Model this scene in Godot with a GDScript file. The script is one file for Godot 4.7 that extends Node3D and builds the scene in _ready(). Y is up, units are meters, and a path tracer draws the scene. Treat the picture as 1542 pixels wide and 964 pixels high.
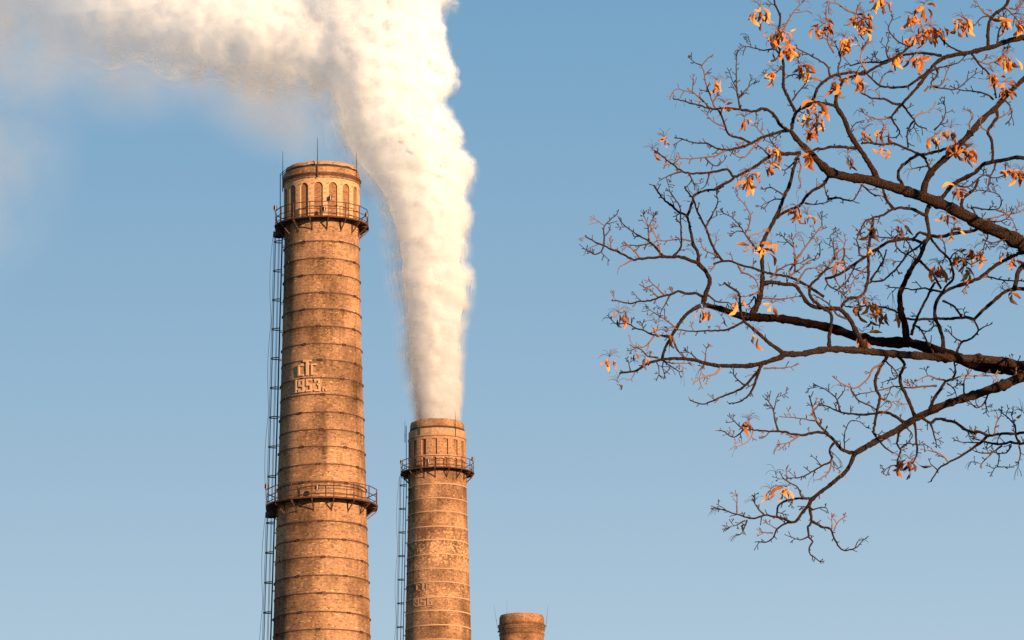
extends Node3D
# A power station's brick chimneys against a clear evening sky, with the branches of a bare tree in front.
# Metres, y up; the camera stands at the origin at eye height and looks along -z, slightly upwards, through a long lens.

const FOCAL := 7700.0          # focal length in pixels of the photograph
const EYE := Vector3(0, 1.6, 0)
var lens: Basis
var rng := RandomNumberGenerator.new()


func at(x: float, y: float, away: float) -> Vector3:      # the point seen at that pixel, away metres from the camera along -z
	var d := lens * Vector3((x - 771.0) / FOCAL, (482.0 - y) / FOCAL, -1.0)
	return EYE + d * (away / -d.z)


func _ready() -> void:
	rng.seed = 11
	lens = Basis(Vector3.RIGHT, deg_to_rad(13.1)) * Basis(Vector3.BACK, deg_to_rad(-0.497))
	var cam := Camera3D.new()
	cam.name = "camera"
	add_child(cam)
	cam.transform = Transform3D(lens, EYE)
	cam.fov = 7.163
	cam.near = 0.5
	cam.far = 9000.0
	var around := WorldEnvironment.new()
	around.name = "environment"
	add_child(around)
	var e := Environment.new()
	around.environment = e
	e.tonemap_mode = Environment.TONE_MAPPER_LINEAR
	e.tonemap_exposure = 1.9
	e.background_mode = Environment.BG_SKY
	e.sdfgi_enabled = true
	e.ssao_enabled = true
	e.ssil_enabled = true
	e.volumetric_fog_enabled = true
	e.volumetric_fog_density = 0.0
	var air := ProceduralSkyMaterial.new()
	air.sky_top_color = Color(0.159, 0.400, 0.545)
	air.sky_horizon_color = Color(0.80, 0.81, 0.782)
	air.sky_curve = 0.10
	air.ground_bottom_color = Color(0.30, 0.28, 0.25)
	air.ground_horizon_color = Color(0.48, 0.48, 0.47)
	e.sky = Sky.new()
	e.sky.sky_material = air
	var sun := DirectionalLight3D.new()
	sun.name = "sun"
	add_child(sun)
	sun.light_color = Color(1.0, 0.86, 0.69)
	sun.light_energy = 1.6
	sun.light_angular_distance = 0.5
	sun.shadow_enabled = true
	sun.look_at_from_position(Vector3(0.645, 0.21, 0.765) * 100.0, Vector3.ZERO)
	make_materials()
	make_ground()
	tall_chimney()
	middle_chimney()
	far_chimney()
	smoke()
	tree()


# ---------------------------------------------------------------- builders

class Shape:
	var v := PackedVector3Array()
	var n := PackedVector3Array()
	var uv := PackedVector2Array()
	var uv2 := PackedVector2Array()
	var tri := PackedInt32Array()

	func add(p: Vector3, normal: Vector3, u := Vector2.ZERO, u2 := Vector2.ZERO) -> int:
		v.append(p)
		n.append(normal)
		uv.append(u)
		uv2.append(u2)
		return v.size() - 1

	func face(a: int, b: int, c: int) -> void:             # wound so that its front looks along its normals
		if (v[b] - v[a]).cross(v[c] - v[a]).dot(n[a] + n[b] + n[c]) > 0.0:
			tri.append_array([a, c, b])
		else:
			tri.append_array([a, b, c])

	func quad(a: Vector3, b: Vector3, c: Vector3, d: Vector3, normal: Vector3, u := [Vector2.ZERO, Vector2.ZERO, Vector2.ZERO, Vector2.ZERO]) -> void:
		var k := add(a, normal, u[0])
		add(b, normal, u[1])
		add(c, normal, u[2])
		add(d, normal, u[3])
		face(k, k + 1, k + 2)
		face(k, k + 2, k + 3)

	func box(t: Transform3D, size: Vector3) -> void:
		for axis in 3:
			for s in [-1.0, 1.0]:
				var o := Vector3.ZERO
				o[axis] = s
				var p := Vector3.ZERO
				p[(axis + 1) % 3] = 1.0
				var q := Vector3.ZERO
				q[(axis + 2) % 3] = 1.0
				var h := size * 0.5
				var su := size[(axis + 1) % 3]
				var sv := size[(axis + 2) % 3]
				quad(t * ((o - p - q) * h), t * ((o + p - q) * h), t * ((o + p + q) * h), t * ((o - p + q) * h), (t.basis * o).normalized(),
					[Vector2(0, 0), Vector2(su, 0) / 4.8, Vector2(su, sv) / 4.8, Vector2(0, sv) / 4.8])

	func bar(a: Vector3, b: Vector3, wide: float, tall: float) -> void:      # a square-edged bar from a to b
		var z := (b - a).normalized()
		var x := Vector3.UP.cross(z)
		if x.length() < 0.05:
			x = Vector3.RIGHT
		x = x.normalized()
		box(Transform3D(Basis(x, z.cross(x), z), (a + b) * 0.5), Vector3(wide, tall, (b - a).length()))

	func tube(line: PackedVector3Array, radius: PackedFloat32Array, sides: int, closed_end := true) -> void:
		var x := Vector3.ZERO
		var first := v.size()
		var along := 0.0
		for i in line.size():
			var z := (line[mini(i + 1, line.size() - 1)] - line[maxi(i - 1, 0)]).normalized()
			x = x - z * x.dot(z)
			if x.length() < 0.01:
				x = z.cross(Vector3(0.31, 0.52, 0.79))
			x = x.normalized()
			var y := z.cross(x)
			if i:
				along += line[i].distance_to(line[i - 1])
			for k in sides + 1:
				var d := x * cos(TAU * k / sides) + y * sin(TAU * k / sides)
				add(line[i] + d * radius[i], d, Vector2(k / float(sides), along))
		for i in line.size() - 1:
			for k in sides:
				var a := first + i * (sides + 1) + k
				face(a, a + 1, a + sides + 2)
				face(a, a + sides + 2, a + sides + 1)
		if closed_end:
			var z := (line[-1] - line[-2]).normalized()
			var c := add(line[-1] + z * radius[-1] * 0.5, z)
			var last := v.size() - 2 - sides
			for k in sides:
				face(last + k, last + k + 1, c)

	func mesh(material: Material) -> ArrayMesh:
		var a := []
		a.resize(Mesh.ARRAY_MAX)
		a[Mesh.ARRAY_VERTEX] = v
		a[Mesh.ARRAY_NORMAL] = n
		a[Mesh.ARRAY_TEX_UV] = uv
		a[Mesh.ARRAY_TEX_UV2] = uv2
		a[Mesh.ARRAY_INDEX] = tri
		var m := ArrayMesh.new()
		m.add_surface_from_arrays(Mesh.PRIMITIVE_TRIANGLES, a)
		m.surface_set_material(0, material)
		return m


func put(called: String, m: Mesh, under: Node, place := Transform3D()) -> MeshInstance3D:
	var o := MeshInstance3D.new()
	o.name = called
	o.mesh = m
	o.transform = place
	under.add_child(o, true)
	return o


func thing(called: String, label: String, category: String, where: Vector3) -> Node3D:
	var o := Node3D.new()
	o.name = called
	o.position = where
	o.set_meta("label", label)
	o.set_meta("category", category)
	add_child(o, true)
	return o


func facing(a: float) -> Vector3:                          # the way out of a round shaft; 0 looks at the camera's side, positive turns right
	return Vector3(sin(a), 0, cos(a))


func smooth_profile(profile: Array, i: int) -> Vector2:    # the outward normal (radial, up) of that profile point's segment
	var d: Vector2 = profile[i + 1] - profile[i]
	return Vector2(d.y, -d.x).normalized()


# Turns a profile of (radius, height) points, listed upwards on the outside, round the y axis.
func lathe(s: Shape, profile: Array, low: float, high: float, sides := 96, rough := 0.0) -> void:
	for i in profile.size() - 1:
		var out_ := smooth_profile(profile, i)
		var k0 := s.v.size()
		for k in sides + 1:
			var a := TAU * k / sides - PI
			var d := facing(a)
			var jag := rough * sin(k * 12.9898 * 7.0) * sin(k * 4.1)
			if k == sides:
				jag = 0.0
			for e in 2:
				var p: Vector2 = profile[i + e]
				s.add(d * (p.x + jag) + Vector3(0, p.y + jag, 0), (d * out_.x + Vector3(0, out_.y, 0)).normalized(), Vector2(k / float(sides) * 4.0, (p.y + (profile[i].x - p.x) * 0.999) / 4.8), Vector2(k / float(sides), 1.0 - (p.y - low) / (high - low)))
		for k in sides:
			var a := k0 + k * 2
			s.face(a, a + 1, a + 3)
			s.face(a, a + 3, a + 2)


func ring(r: float, y: float, out_: float, tall: float, material: Material, sides := 96) -> ArrayMesh:      # a flat band round a shaft of radius r
	var s := Shape.new()
	lathe(s, [Vector2(r - 0.03, y - tall * 0.5), Vector2(r + out_, y - tall * 0.5), Vector2(r + out_, y + tall * 0.5), Vector2(r - 0.03, y + tall * 0.5)], y - 1.0, y + 1.0, sides)
	return s.mesh(material)


# ---------------------------------------------------------------- materials

var mat := {}


func painted(w: int, h: int, data: PackedByteArray) -> ImageTexture:
	return ImageTexture.create_from_image(Image.create_from_data(w, h, false, Image.FORMAT_RGB8, data))


# Brickwork: 4.8 m square, courses of 75 mm; headers and stretchers in turn, each brick its own tone.
func brick_texture(base: Color, spread: float, pale: float, seed_: int) -> ImageTexture:
	var side := 1024
	var r := RandomNumberGenerator.new()
	r.seed = seed_
	var rows := 64
	var tone := []
	for j in rows:
		var line := []
		for i in 40:
			var t := 1.0 + r.randf_range(-spread, spread)
			if r.randf() < pale:
				t *= 1.28
			if r.randf() < 0.06 + pale * 0.5:
				t *= 0.75
			line.append(Vector3(t, t * r.randf_range(0.93, 1.03), t * r.randf_range(0.88, 1.06)))
		tone.append(line)
	var grain := FastNoiseLite.new()
	grain.frequency = 0.25
	grain.seed = seed_
	var data := PackedByteArray()
	data.resize(side * side * 3)
	var at_ := 0
	for y in side:
		var j := y / 16
		var header := j % 2 == 0
		var wide := 27 if header else 54
		var shift := 0 if header else 13
		for x in side:
			var xx := x + shift
			var i := (xx / wide) % 40
			var t: Vector3 = tone[j][i]
			if y % 16 < 2 or xx % wide < 2:
				t = Vector3(0.93, 0.92, 0.93)
			t *= 1.0 + 0.16 * grain.get_noise_2d(x, y)
			data[at_] = clampi(int(base.r * t.x * 255.0), 0, 255)
			data[at_ + 1] = clampi(int(base.g * t.y * 255.0), 0, 255)
			data[at_ + 2] = clampi(int(base.b * t.z * 255.0), 0, 255)
			at_ += 3
	return painted(side, side, data)


# Weather on a whole shaft, once round and from low to high: soot clouds, runs below each hoop, pale patches where the face has flaked.
func weather_texture(low: float, high: float, hoops: Array, soot: float, flakes: Array, seed_: int, level := 235.0) -> ImageTexture:
	var w := 512
	var h := 768
	var cloud := FastNoiseLite.new()
	cloud.seed = seed_
	cloud.frequency = 0.011
	cloud.fractal_octaves = 5
	var run := FastNoiseLite.new()
	run.seed = seed_ + 1
	run.frequency = 0.05
	run.fractal_octaves = 3
	var spot := FastNoiseLite.new()
	spot.seed = seed_ + 2
	spot.frequency = 0.11
	spot.fractal_octaves = 3
	var data := PackedByteArray()
	data.resize(w * h * 3)
	var at_ := 0
	for y in h:
		var m := high - (high - low) * y / h
		var below := 9.0
		for q in hoops:
			if q >= m - 0.04 and q - m < below:
				below = q - m
		for x in w:
			var a := TAU * x / w
			var c := Vector3(cos(a), 0, sin(a)) * 82.0
			var t := 0.93 + soot * 1.1 * cloud.get_noise_3d(c.x, y * 0.9, c.z) + 0.15 * spot.get_noise_3d(c.x * 1.6, y * 1.6, c.z * 1.6)
			var streak := run.get_noise_3d(c.x * 1.2, y * 0.12, c.z * 1.2)
			t -= soot * 0.5 * exp(-below / (0.28 + 0.25 * maxf(0.0, streak))) * (0.7 + streak)
			t -= soot * 0.35 * maxf(0.0, streak - 0.1)
			for f in flakes:
				if absf(m - f[0]) < f[1]:
					var s := spot.get_noise_3d(c.x, y * 1.3, c.z) - 0.10
					if s > 0.0:
						t += minf(s * 4.5, 0.5) * (1.0 - absf(m - f[0]) / f[1]) * f[2]
			var v := clampi(int(t * level), 30, 255)
			data[at_] = v
			data[at_ + 1] = clampi(int(v * 0.985), 0, 255)
			data[at_ + 2] = clampi(int(v * 0.965), 0, 255)
			at_ += 3
	return painted(w, h, data)


func plain(c: Color, rough := 0.85, metal := 0.0) -> StandardMaterial3D:
	var m := StandardMaterial3D.new()
	m.albedo_color = c
	m.roughness = rough
	m.metallic = metal
	return m


func brickwork(tex: Texture2D, weather: Texture2D) -> StandardMaterial3D:
	var m := StandardMaterial3D.new()
	m.albedo_texture = tex
	m.roughness = 0.95
	m.specular_mode = BaseMaterial3D.SPECULAR_DISABLED
	m.heightmap_enabled = true
	m.heightmap_texture = tex
	m.heightmap_scale = 1.2
	if weather:
		m.detail_enabled = true
		m.detail_albedo = weather
		m.detail_uv_layer = BaseMaterial3D.DETAIL_UV_2
		m.detail_blend_mode = BaseMaterial3D.BLEND_MODE_MUL
	return m


func noisy(ramp_: Array, freq: float, size: int, seed_: int, octaves := 5) -> NoiseTexture2D:
	var n := FastNoiseLite.new()
	n.seed = seed_
	n.frequency = freq
	n.fractal_octaves = octaves
	var t := NoiseTexture2D.new()
	t.width = size
	t.height = size
	t.seamless = true
	t.noise = n
	var g := Gradient.new()
	g.set_color(0, ramp_[0])
	g.set_color(1, ramp_[1])
	t.color_ramp = g
	return t


func make_materials() -> void:
	var buff := brick_texture(Color(0.648, 0.494, 0.374), 0.10, 0.04, 3)
	var light := brick_texture(Color(0.745, 0.580, 0.430), 0.05, 0.0, 4)
	var brown := brick_texture(Color(0.625, 0.460, 0.340), 0.12, 0.03, 5)
	tall_hoops = []
	for k in 14:
		tall_hoops.append(85.77 - 1.195 * k)
	tall_hoops.append(68.95)
	for k in 12:
		tall_hoops.append(66.30 - 1.235 * k)
	middle_hoops = []
	for k in 15:
		middle_hoops.append(86.85 - 1.225 * k)
	mat.tall = brickwork(buff, weather_texture(48.0, 92.0, tall_hoops, 0.40, [], 7))
	mat.middle = brickwork(brick_texture(Color(0.785, 0.594, 0.448), 0.10, 0.04, 6), weather_texture(66.0, 93.0, middle_hoops, 0.42, [[81.4, 2.9, 0.9], [77.7, 1.2, 0.6]], 17, 192.0))
	mat.far = brickwork(brown, weather_texture(80.0, 93.0, [91.2], 0.35, [], 27))
	mat.light_brick = brickwork(light, null)
	mat.buff_brick = brickwork(buff, null)
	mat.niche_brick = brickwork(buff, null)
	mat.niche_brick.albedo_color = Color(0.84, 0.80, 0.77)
	mat.brown_brick = brickwork(brown, null)
	mat.band = plain(Color(0.69, 0.525, 0.39), 0.95)
	mat.soot = plain(Color(0.22, 0.17, 0.14), 0.95)  # sooty gap below the rims, its shadow painted into the colour
	mat.render = plain(Color(0.69, 0.52, 0.38), 0.95)
	mat.render.albedo_texture = noisy([Color(0.75, 0.74, 0.73), Color(1.1, 1.08, 1.05)], 0.02, 256, 41)
	mat.render.uv1_triplanar = true
	mat.render.uv1_scale = Vector3.ONE * 0.4
	mat.rust = plain(Color(0.34, 0.22, 0.155), 0.85)
	mat.rust.albedo_texture = noisy([Color(0.55, 0.5, 0.5), Color(1.25, 1.1, 1.0)], 0.02, 256, 9)
	mat.rust.uv1_triplanar = true
	mat.rust.uv1_scale = Vector3.ONE * 0.6
	mat.steel = plain(Color(0.16, 0.135, 0.12), 0.7)
	mat.letter = plain(Color(0.72, 0.555, 0.415), 0.95)
	mat.old_letter = plain(Color(0.62, 0.46, 0.335), 0.95)
	mat.lamp = plain(Color(0.22, 0.06, 0.05), 0.35)
	mat.bark = plain(Color.WHITE, 0.95)
	mat.bark.albedo_texture = noisy([Color(0.14, 0.10, 0.085), Color(0.40, 0.29, 0.235)], 0.03, 512, 12)
	mat.bark.uv1_triplanar = true
	mat.bark.uv1_scale = Vector3(6, 4, 6)
	mat.bark.heightmap_enabled = true
	mat.bark.heightmap_texture = noisy([Color.BLACK, Color.WHITE], 0.05, 512, 13)
	mat.bark.heightmap_scale = 2.5
	mat.bark.specular_mode = BaseMaterial3D.SPECULAR_DISABLED
	mat.shaded_bark = mat.bark.duplicate()  # same bark with the crown shade painted into its colour
	mat.shaded_bark.albedo_color = Color(0.66, 0.60, 0.58)
	mat.twig = plain(Color(0.45, 0.325, 0.27), 0.9)
	mat.pale_twig = plain(Color(0.53, 0.39, 0.325), 0.9)
	mat.pale_twig.specular_mode = BaseMaterial3D.SPECULAR_DISABLED
	mat.dark_twig = plain(Color(0.27, 0.205, 0.18), 0.9)
	mat.dark_twig.specular_mode = BaseMaterial3D.SPECULAR_DISABLED
	mat.twig.specular_mode = BaseMaterial3D.SPECULAR_DISABLED
	mat.seeds = []
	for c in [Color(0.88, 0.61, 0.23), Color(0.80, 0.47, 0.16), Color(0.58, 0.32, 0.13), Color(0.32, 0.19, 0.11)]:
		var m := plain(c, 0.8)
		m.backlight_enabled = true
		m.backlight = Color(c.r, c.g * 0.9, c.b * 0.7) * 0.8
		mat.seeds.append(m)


var tall_hoops := []
var middle_hoops := []


func make_ground() -> void:
	var p := PlaneMesh.new()
	p.size = Vector2(9000, 9000)
	var m := plain(Color.WHITE, 1.0)
	m.albedo_texture = noisy([Color(0.25, 0.24, 0.20), Color(0.36, 0.33, 0.28)], 0.02, 512, 31)
	m.uv1_triplanar = true
	m.uv1_world_triplanar = true
	m.uv1_scale = Vector3.ONE * 0.02
	p.material = m
	var g := put("ground", p, self)
	g.set_meta("kind", "structure")
	g.set_meta("label", "flat open ground below the chimneys and the tree")


# ---------------------------------------------------------------- chimneys

# A walkway round a shaft: deck, brackets, posts and rails, each its own mesh.
func platform(root: Node3D, y: float, inner: float, outer: float, count: int, start: float, rail_height: float) -> void:
	var d := Shape.new()
	lathe(d, [Vector2(inner - 0.05, y - 0.05), Vector2(outer, y - 0.05), Vector2(outer, y), Vector2(inner - 0.05, y)], y - 1, y + 1, 64)
	var deck := put("platform", d.mesh(mat.rust), root)
	var edge := Shape.new()
	for k in count:
		var a := start + TAU * k / count
		var b := start + TAU * (k + 1) / count
		edge.bar(facing(a) * (outer + 0.03) + Vector3(0, y - 0.05, 0), facing(b) * (outer + 0.03) + Vector3(0, y - 0.05, 0), 0.05, 0.10)
	put("edge_beam", edge.mesh(mat.rust), deck)
	var reach := outer - inner
	for level in [1.0, 0.52, 0.16]:
		var s := Shape.new()
		for k in count:
			var a := start + TAU * k / count
			var b := start + TAU * (k + 1) / count
			s.bar(facing(a) * (outer - 0.02) + Vector3(0, y + rail_height * level, 0), facing(b) * (outer - 0.02) + Vector3(0, y + rail_height * level, 0), 0.04, 0.04 if level < 1.0 else 0.055)
		put("rail", s.mesh(mat.rust), deck)
	var post := Shape.new()
	post.box(Transform3D(Basis(), Vector3(0, rail_height * 0.5, 0)), Vector3(0.05, rail_height, 0.05))
	var post_mesh := post.mesh(mat.rust)
	var br := Shape.new()
	br.bar(Vector3(0, -0.12, -reach - 0.03), Vector3(0, -0.12, 0.02), 0.06, 0.10)
	br.bar(Vector3(0, -0.15, 0.0), Vector3(0, -0.80, -reach - 0.02), 0.06, 0.06)
	br.bar(Vector3(0, -0.85, -reach + 0.01), Vector3(0, -0.12, -reach + 0.01), 0.07, 0.07)
	var br_mesh := br.mesh(mat.rust)
	for k in count:
		var a := start + TAU * k / count
		put("post", post_mesh, deck, Transform3D(Basis(Vector3.UP, a), facing(a) * (outer - 0.02) + Vector3(0, y, 0)))
		put("bracket", br_mesh, deck, Transform3D(Basis(Vector3.UP, a), facing(a) * outer + Vector3(0, y - 0.04, 0)))


func radius_at(profile: Array, y: float) -> float:
	for i in profile.size() - 1:
		if y <= profile[i + 1].y:
			return lerpf(profile[i].x, profile[i + 1].x, (y - profile[i].y) / maxf(0.001, profile[i + 1].y - profile[i].y))
	return profile[-1].x


# A caged ladder down the shaft's left side.
func ladder(root: Node3D, profile: Array, low: float, high: float, a: float, deep: float) -> void:
	var o := facing(a)
	var side := Vector3.UP.cross(o).normalized()
	var foot := o * (radius_at(profile, low) + 0.16) + Vector3(0, low, 0)
	var head := o * (radius_at(profile, high) + 0.16) + Vector3(0, high, 0)
	var rails := Shape.new()
	for s in [-0.22, 0.22]:
		rails.bar(foot + side * s, head + side * s, 0.05, 0.06)
	var part := put("ladder", rails.mesh(mat.steel), root)
	var rungs := Shape.new()
	var n := int((high - low) / 0.33)
	for k in n:
		var p := foot.lerp(head, (k + 0.5) / n)
		rungs.bar(p - side * 0.22, p + side * 0.22, 0.03, 0.03)
		if k % 6 == 0:
			rungs.bar(p - side * 0.22, p - side * 0.22 - o * 0.2, 0.04, 0.04)
			rungs.bar(p + side * 0.22, p + side * 0.22 - o * 0.2, 0.04, 0.04)
	put("rungs", rungs.mesh(mat.steel), part).set_meta("kind", "stuff")
	var loop := Shape.new()
	for k in 10:
		var b0 := PI * k / 10.0
		var b1 := PI * (k + 1) / 10.0
		loop.bar(side * cos(b0) * 0.33 + o * sin(b0) * deep, side * cos(b1) * 0.33 + o * sin(b1) * deep, 0.02, 0.07)
	var loop_mesh := loop.mesh(mat.steel)
	var count := int((high - low) / 2.05)
	for k in count + 1:
		var p := head.lerp(foot, (k * 2.05 + 0.8) / (high - low))
		if p.y > low:
			put("cage_hoop", loop_mesh, part, Transform3D(Basis(), p))
	for k in 5:
		var b := PI * (0.12 + 0.19 * k)
		var s := Shape.new()
		var off := side * cos(b) * 0.33 + o * sin(b) * deep
		s.bar(foot + off, head + off, 0.03, 0.025)
		put("cage_strap", s.mesh(mat.steel), part)
	# a slack cable tied to the cage
	var line := PackedVector3Array()
	var thick := PackedFloat32Array()
	for k in 61:
		var t := k / 60.0
		var bow := absf(sin(t * PI * (high - low) / 6.3)) * 0.16 + 0.04
		line.append(head.lerp(foot, t) + o * (deep + bow) + side * 0.12 * sin(t * 9.0))
		thick.append(0.014)
	var cable := Shape.new()
	cable.tube(line, thick, 5)
	put("cable", cable.mesh(mat.steel), part)


func rod(root: Node3D, foot: Vector3, head: Vector3, thick: float) -> void:
	var s := Shape.new()
	s.tube(PackedVector3Array([foot, foot.lerp(head, 0.35), head]), PackedFloat32Array([thick, thick, thick * 0.45]), 6)
	s.box(Transform3D(Basis(), foot.lerp(head, 0.33)), Vector3(thick * 2.4, 0.14, thick * 2.4))
	put("lightning_rod", s.mesh(mat.steel), root)


func lamp(deck_root: Node3D, a: float, r: float, y: float) -> void:
	var s := Shape.new()
	var p := facing(a) * r + Vector3(0, y, 0)
	s.tube(PackedVector3Array([p, p + Vector3(0, 0.1, 0), p + Vector3(0, 0.12, 0), p + Vector3(0, 0.34, 0), p + Vector3(0, 0.42, 0)]), PackedFloat32Array([0.06, 0.06, 0.13, 0.12, 0.04]), 10)
	put("obstruction_lamp", s.mesh(mat.lamp), deck_root)


# Letters of bricks standing proud of the shaft: strokes [left, bottom, right, top] in a cell of 1 x 1, laid from angle a0 to a1 (degrees) and height y0 to y1.
const GLYPHS := {
	"С": [[0, 0, 0.25, 1], [0.25, 0, 1, 0.13], [0.25, 0.87, 1, 1]],
	"Т": [[0, 0.89, 1, 1], [0.36, 0, 0.64, 0.89]],
	"1": [[0, 0, 1, 1]],
	"9": [[0, 0, 1, 0.14], [0.68, 0.14, 1, 1], [0, 0.86, 0.68, 1], [0, 0.46, 0.3, 0.86], [0.3, 0.42, 0.68, 0.56], [0, 0.14, 0.3, 0.3]],
	"5": [[0, 0, 1, 0.14], [0.7, 0.14, 1, 0.58], [0, 0.46, 0.7, 0.58], [0, 0.58, 0.3, 1], [0.3, 0.86, 1, 1]],
	"3": [[0, 0, 1, 0.14], [0.7, 0.14, 1, 0.55], [0.45, 0.47, 0.7, 0.62], [0.62, 0.62, 0.92, 0.86], [0, 0.86, 0.92, 1], [0, 0.74, 0.25, 0.86]],
	"6": [[0, 0, 1, 0.15], [0, 0.15, 0.3, 0.85], [0, 0.85, 1, 1], [0.7, 0.15, 1, 0.5], [0.3, 0.42, 0.7, 0.55]],
	"г": [[0, 0, 0.45, 1], [0.45, 0.72, 1, 1]],
	".": [[0, 0, 1, 1]],
}


func letter(root: Node3D, what: String, a0: float, a1: float, y0: float, y1: float, profile: Array, m: Material, proud := 0.11) -> void:
	var s := Shape.new()
	for g in GLYPHS[what]:
		var cuts := maxi(1, int(ceil((g[2] - g[0]) * (a1 - a0) / 3.5)))
		for c in cuts:
			var l: float = deg_to_rad(lerpf(a0, a1, lerpf(g[0], g[2], c / float(cuts))))
			var r: float = deg_to_rad(lerpf(a0, a1, lerpf(g[0], g[2], (c + 1) / float(cuts))))
			var b := lerpf(y0, y1, g[1])
			var t := lerpf(y0, y1, g[3])
			var mid := (l + r) * 0.5
			var rad := radius_at(profile, (b + t) * 0.5)
			s.box(Transform3D(Basis(Vector3.UP, mid), facing(mid) * (rad + proud * 0.5 - 0.04) + Vector3(0, (b + t) * 0.5, 0)), Vector3((r - l) * (rad + proud), t - b, proud + 0.08))
	put("letter", s.mesh(m), root)


func hoops(root: Node3D, profile: Array, heights: Array, out_: float, tall: float, m: Material, phase: Array) -> void:
	var clasp := Shape.new()
	clasp.box(Transform3D(Basis(), Vector3(0, 0.055, 0)), Vector3(0.28, 0.03, 0.06))
	clasp.box(Transform3D(Basis(), Vector3(0, -0.055, 0)), Vector3(0.28, 0.03, 0.06))
	clasp.box(Transform3D(Basis(), Vector3(-0.12, 0, 0)), Vector3(0.035, 0.075, 0.06))
	clasp.box(Transform3D(Basis(), Vector3(0.12, 0, 0)), Vector3(0.035, 0.075, 0.06))
	var clasp_mesh := clasp.mesh(mat.rust)
	for k in heights.size():
		var y: float = heights[k] + 0.03 * sin(k * 3.7)
		var r := radius_at(profile, y)
		var h := put("hoop", ring(r, y, out_, tall * (1.0 + 0.2 * sin(k * 5.1)), m), root, Transform3D(Basis(facing(k * 2.4), 0.006), Vector3(0, 0, 0)).translated(Vector3(0, y, 0)) * Transform3D(Basis(), Vector3(0, -y, 0)))
		if phase.is_empty():
			continue
		for a in phase[k % 2]:
			var b := deg_to_rad(a + 3.0 * sin(k * 2.3))
			put("clasp", clasp_mesh, h, Transform3D(Basis(Vector3.UP, b), facing(b) * (r + out_ + 0.015) + Vector3(0, y, 0)))


# A bay of the round arcade at the top: the wall round one niche, from the niche's edges to the bay's edges.
func bay(profile_r: float, half: float, niche: float, y0: float, y1: float, spring: float, round_head: bool, deep: float) -> Shape:
	var s := Shape.new()
	var place := func(a: float, y: float, r: float) -> Vector3: return facing(a) * r + Vector3(0, y, 0)
	var wide := niche * profile_r
	var steps := 10 if round_head else 1
	var head := []                                          # the niche's outline over its head, from left to right
	for k in steps + 1:
		if round_head:
			var t := PI * (1.0 - k / float(steps))
			head.append(Vector2(cos(t) * niche, spring + sin(t) * wide))
		else:
			head.append(Vector2(-niche if k == 0 else niche, spring))
	var outline := [Vector2(-niche, y0)] + head + [Vector2(niche, y0)]
	var uvof := func(q: Vector2) -> Vector2: return Vector2(q.x * profile_r, q.y) / 4.8
	var flat := func(a: Vector2, b: Vector2, c: Vector2, d: Vector2) -> void:
		var k0 := s.v.size()
		for q in [a, b, c, d]:
			s.add(place.call(q.x, q.y, profile_r), facing(q.x), uvof.call(q))
		s.face(k0, k0 + 1, k0 + 2)
		s.face(k0, k0 + 2, k0 + 3)
	for e in [-1.0, 1.0]:
		for c in 3:
			var l: float = lerpf(niche, half, c / 3.0) * e
			var r: float = lerpf(niche, half, (c + 1) / 3.0) * e
			flat.call(Vector2(l, y0), Vector2(r, y0), Vector2(r, y1), Vector2(l, y1))
	for k in steps:
		flat.call(head[k], head[k + 1], Vector2(head[k + 1].x, y1), Vector2(head[k].x, y1))
	for k in outline.size() - 1:                            # the reveal
		var a: Vector2 = outline[k]
		var b: Vector2 = outline[k + 1]
		var t := (place.call(b.x, b.y, profile_r) - place.call(a.x, a.y, profile_r)) as Vector3
		var nrm := t.cross(facing((a.x + b.x) * 0.5)).normalized()
		s.quad(place.call(a.x, a.y, profile_r), place.call(b.x, b.y, profile_r), place.call(b.x, b.y, profile_r - deep), place.call(a.x, a.y, profile_r - deep), nrm)
	return s


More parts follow.
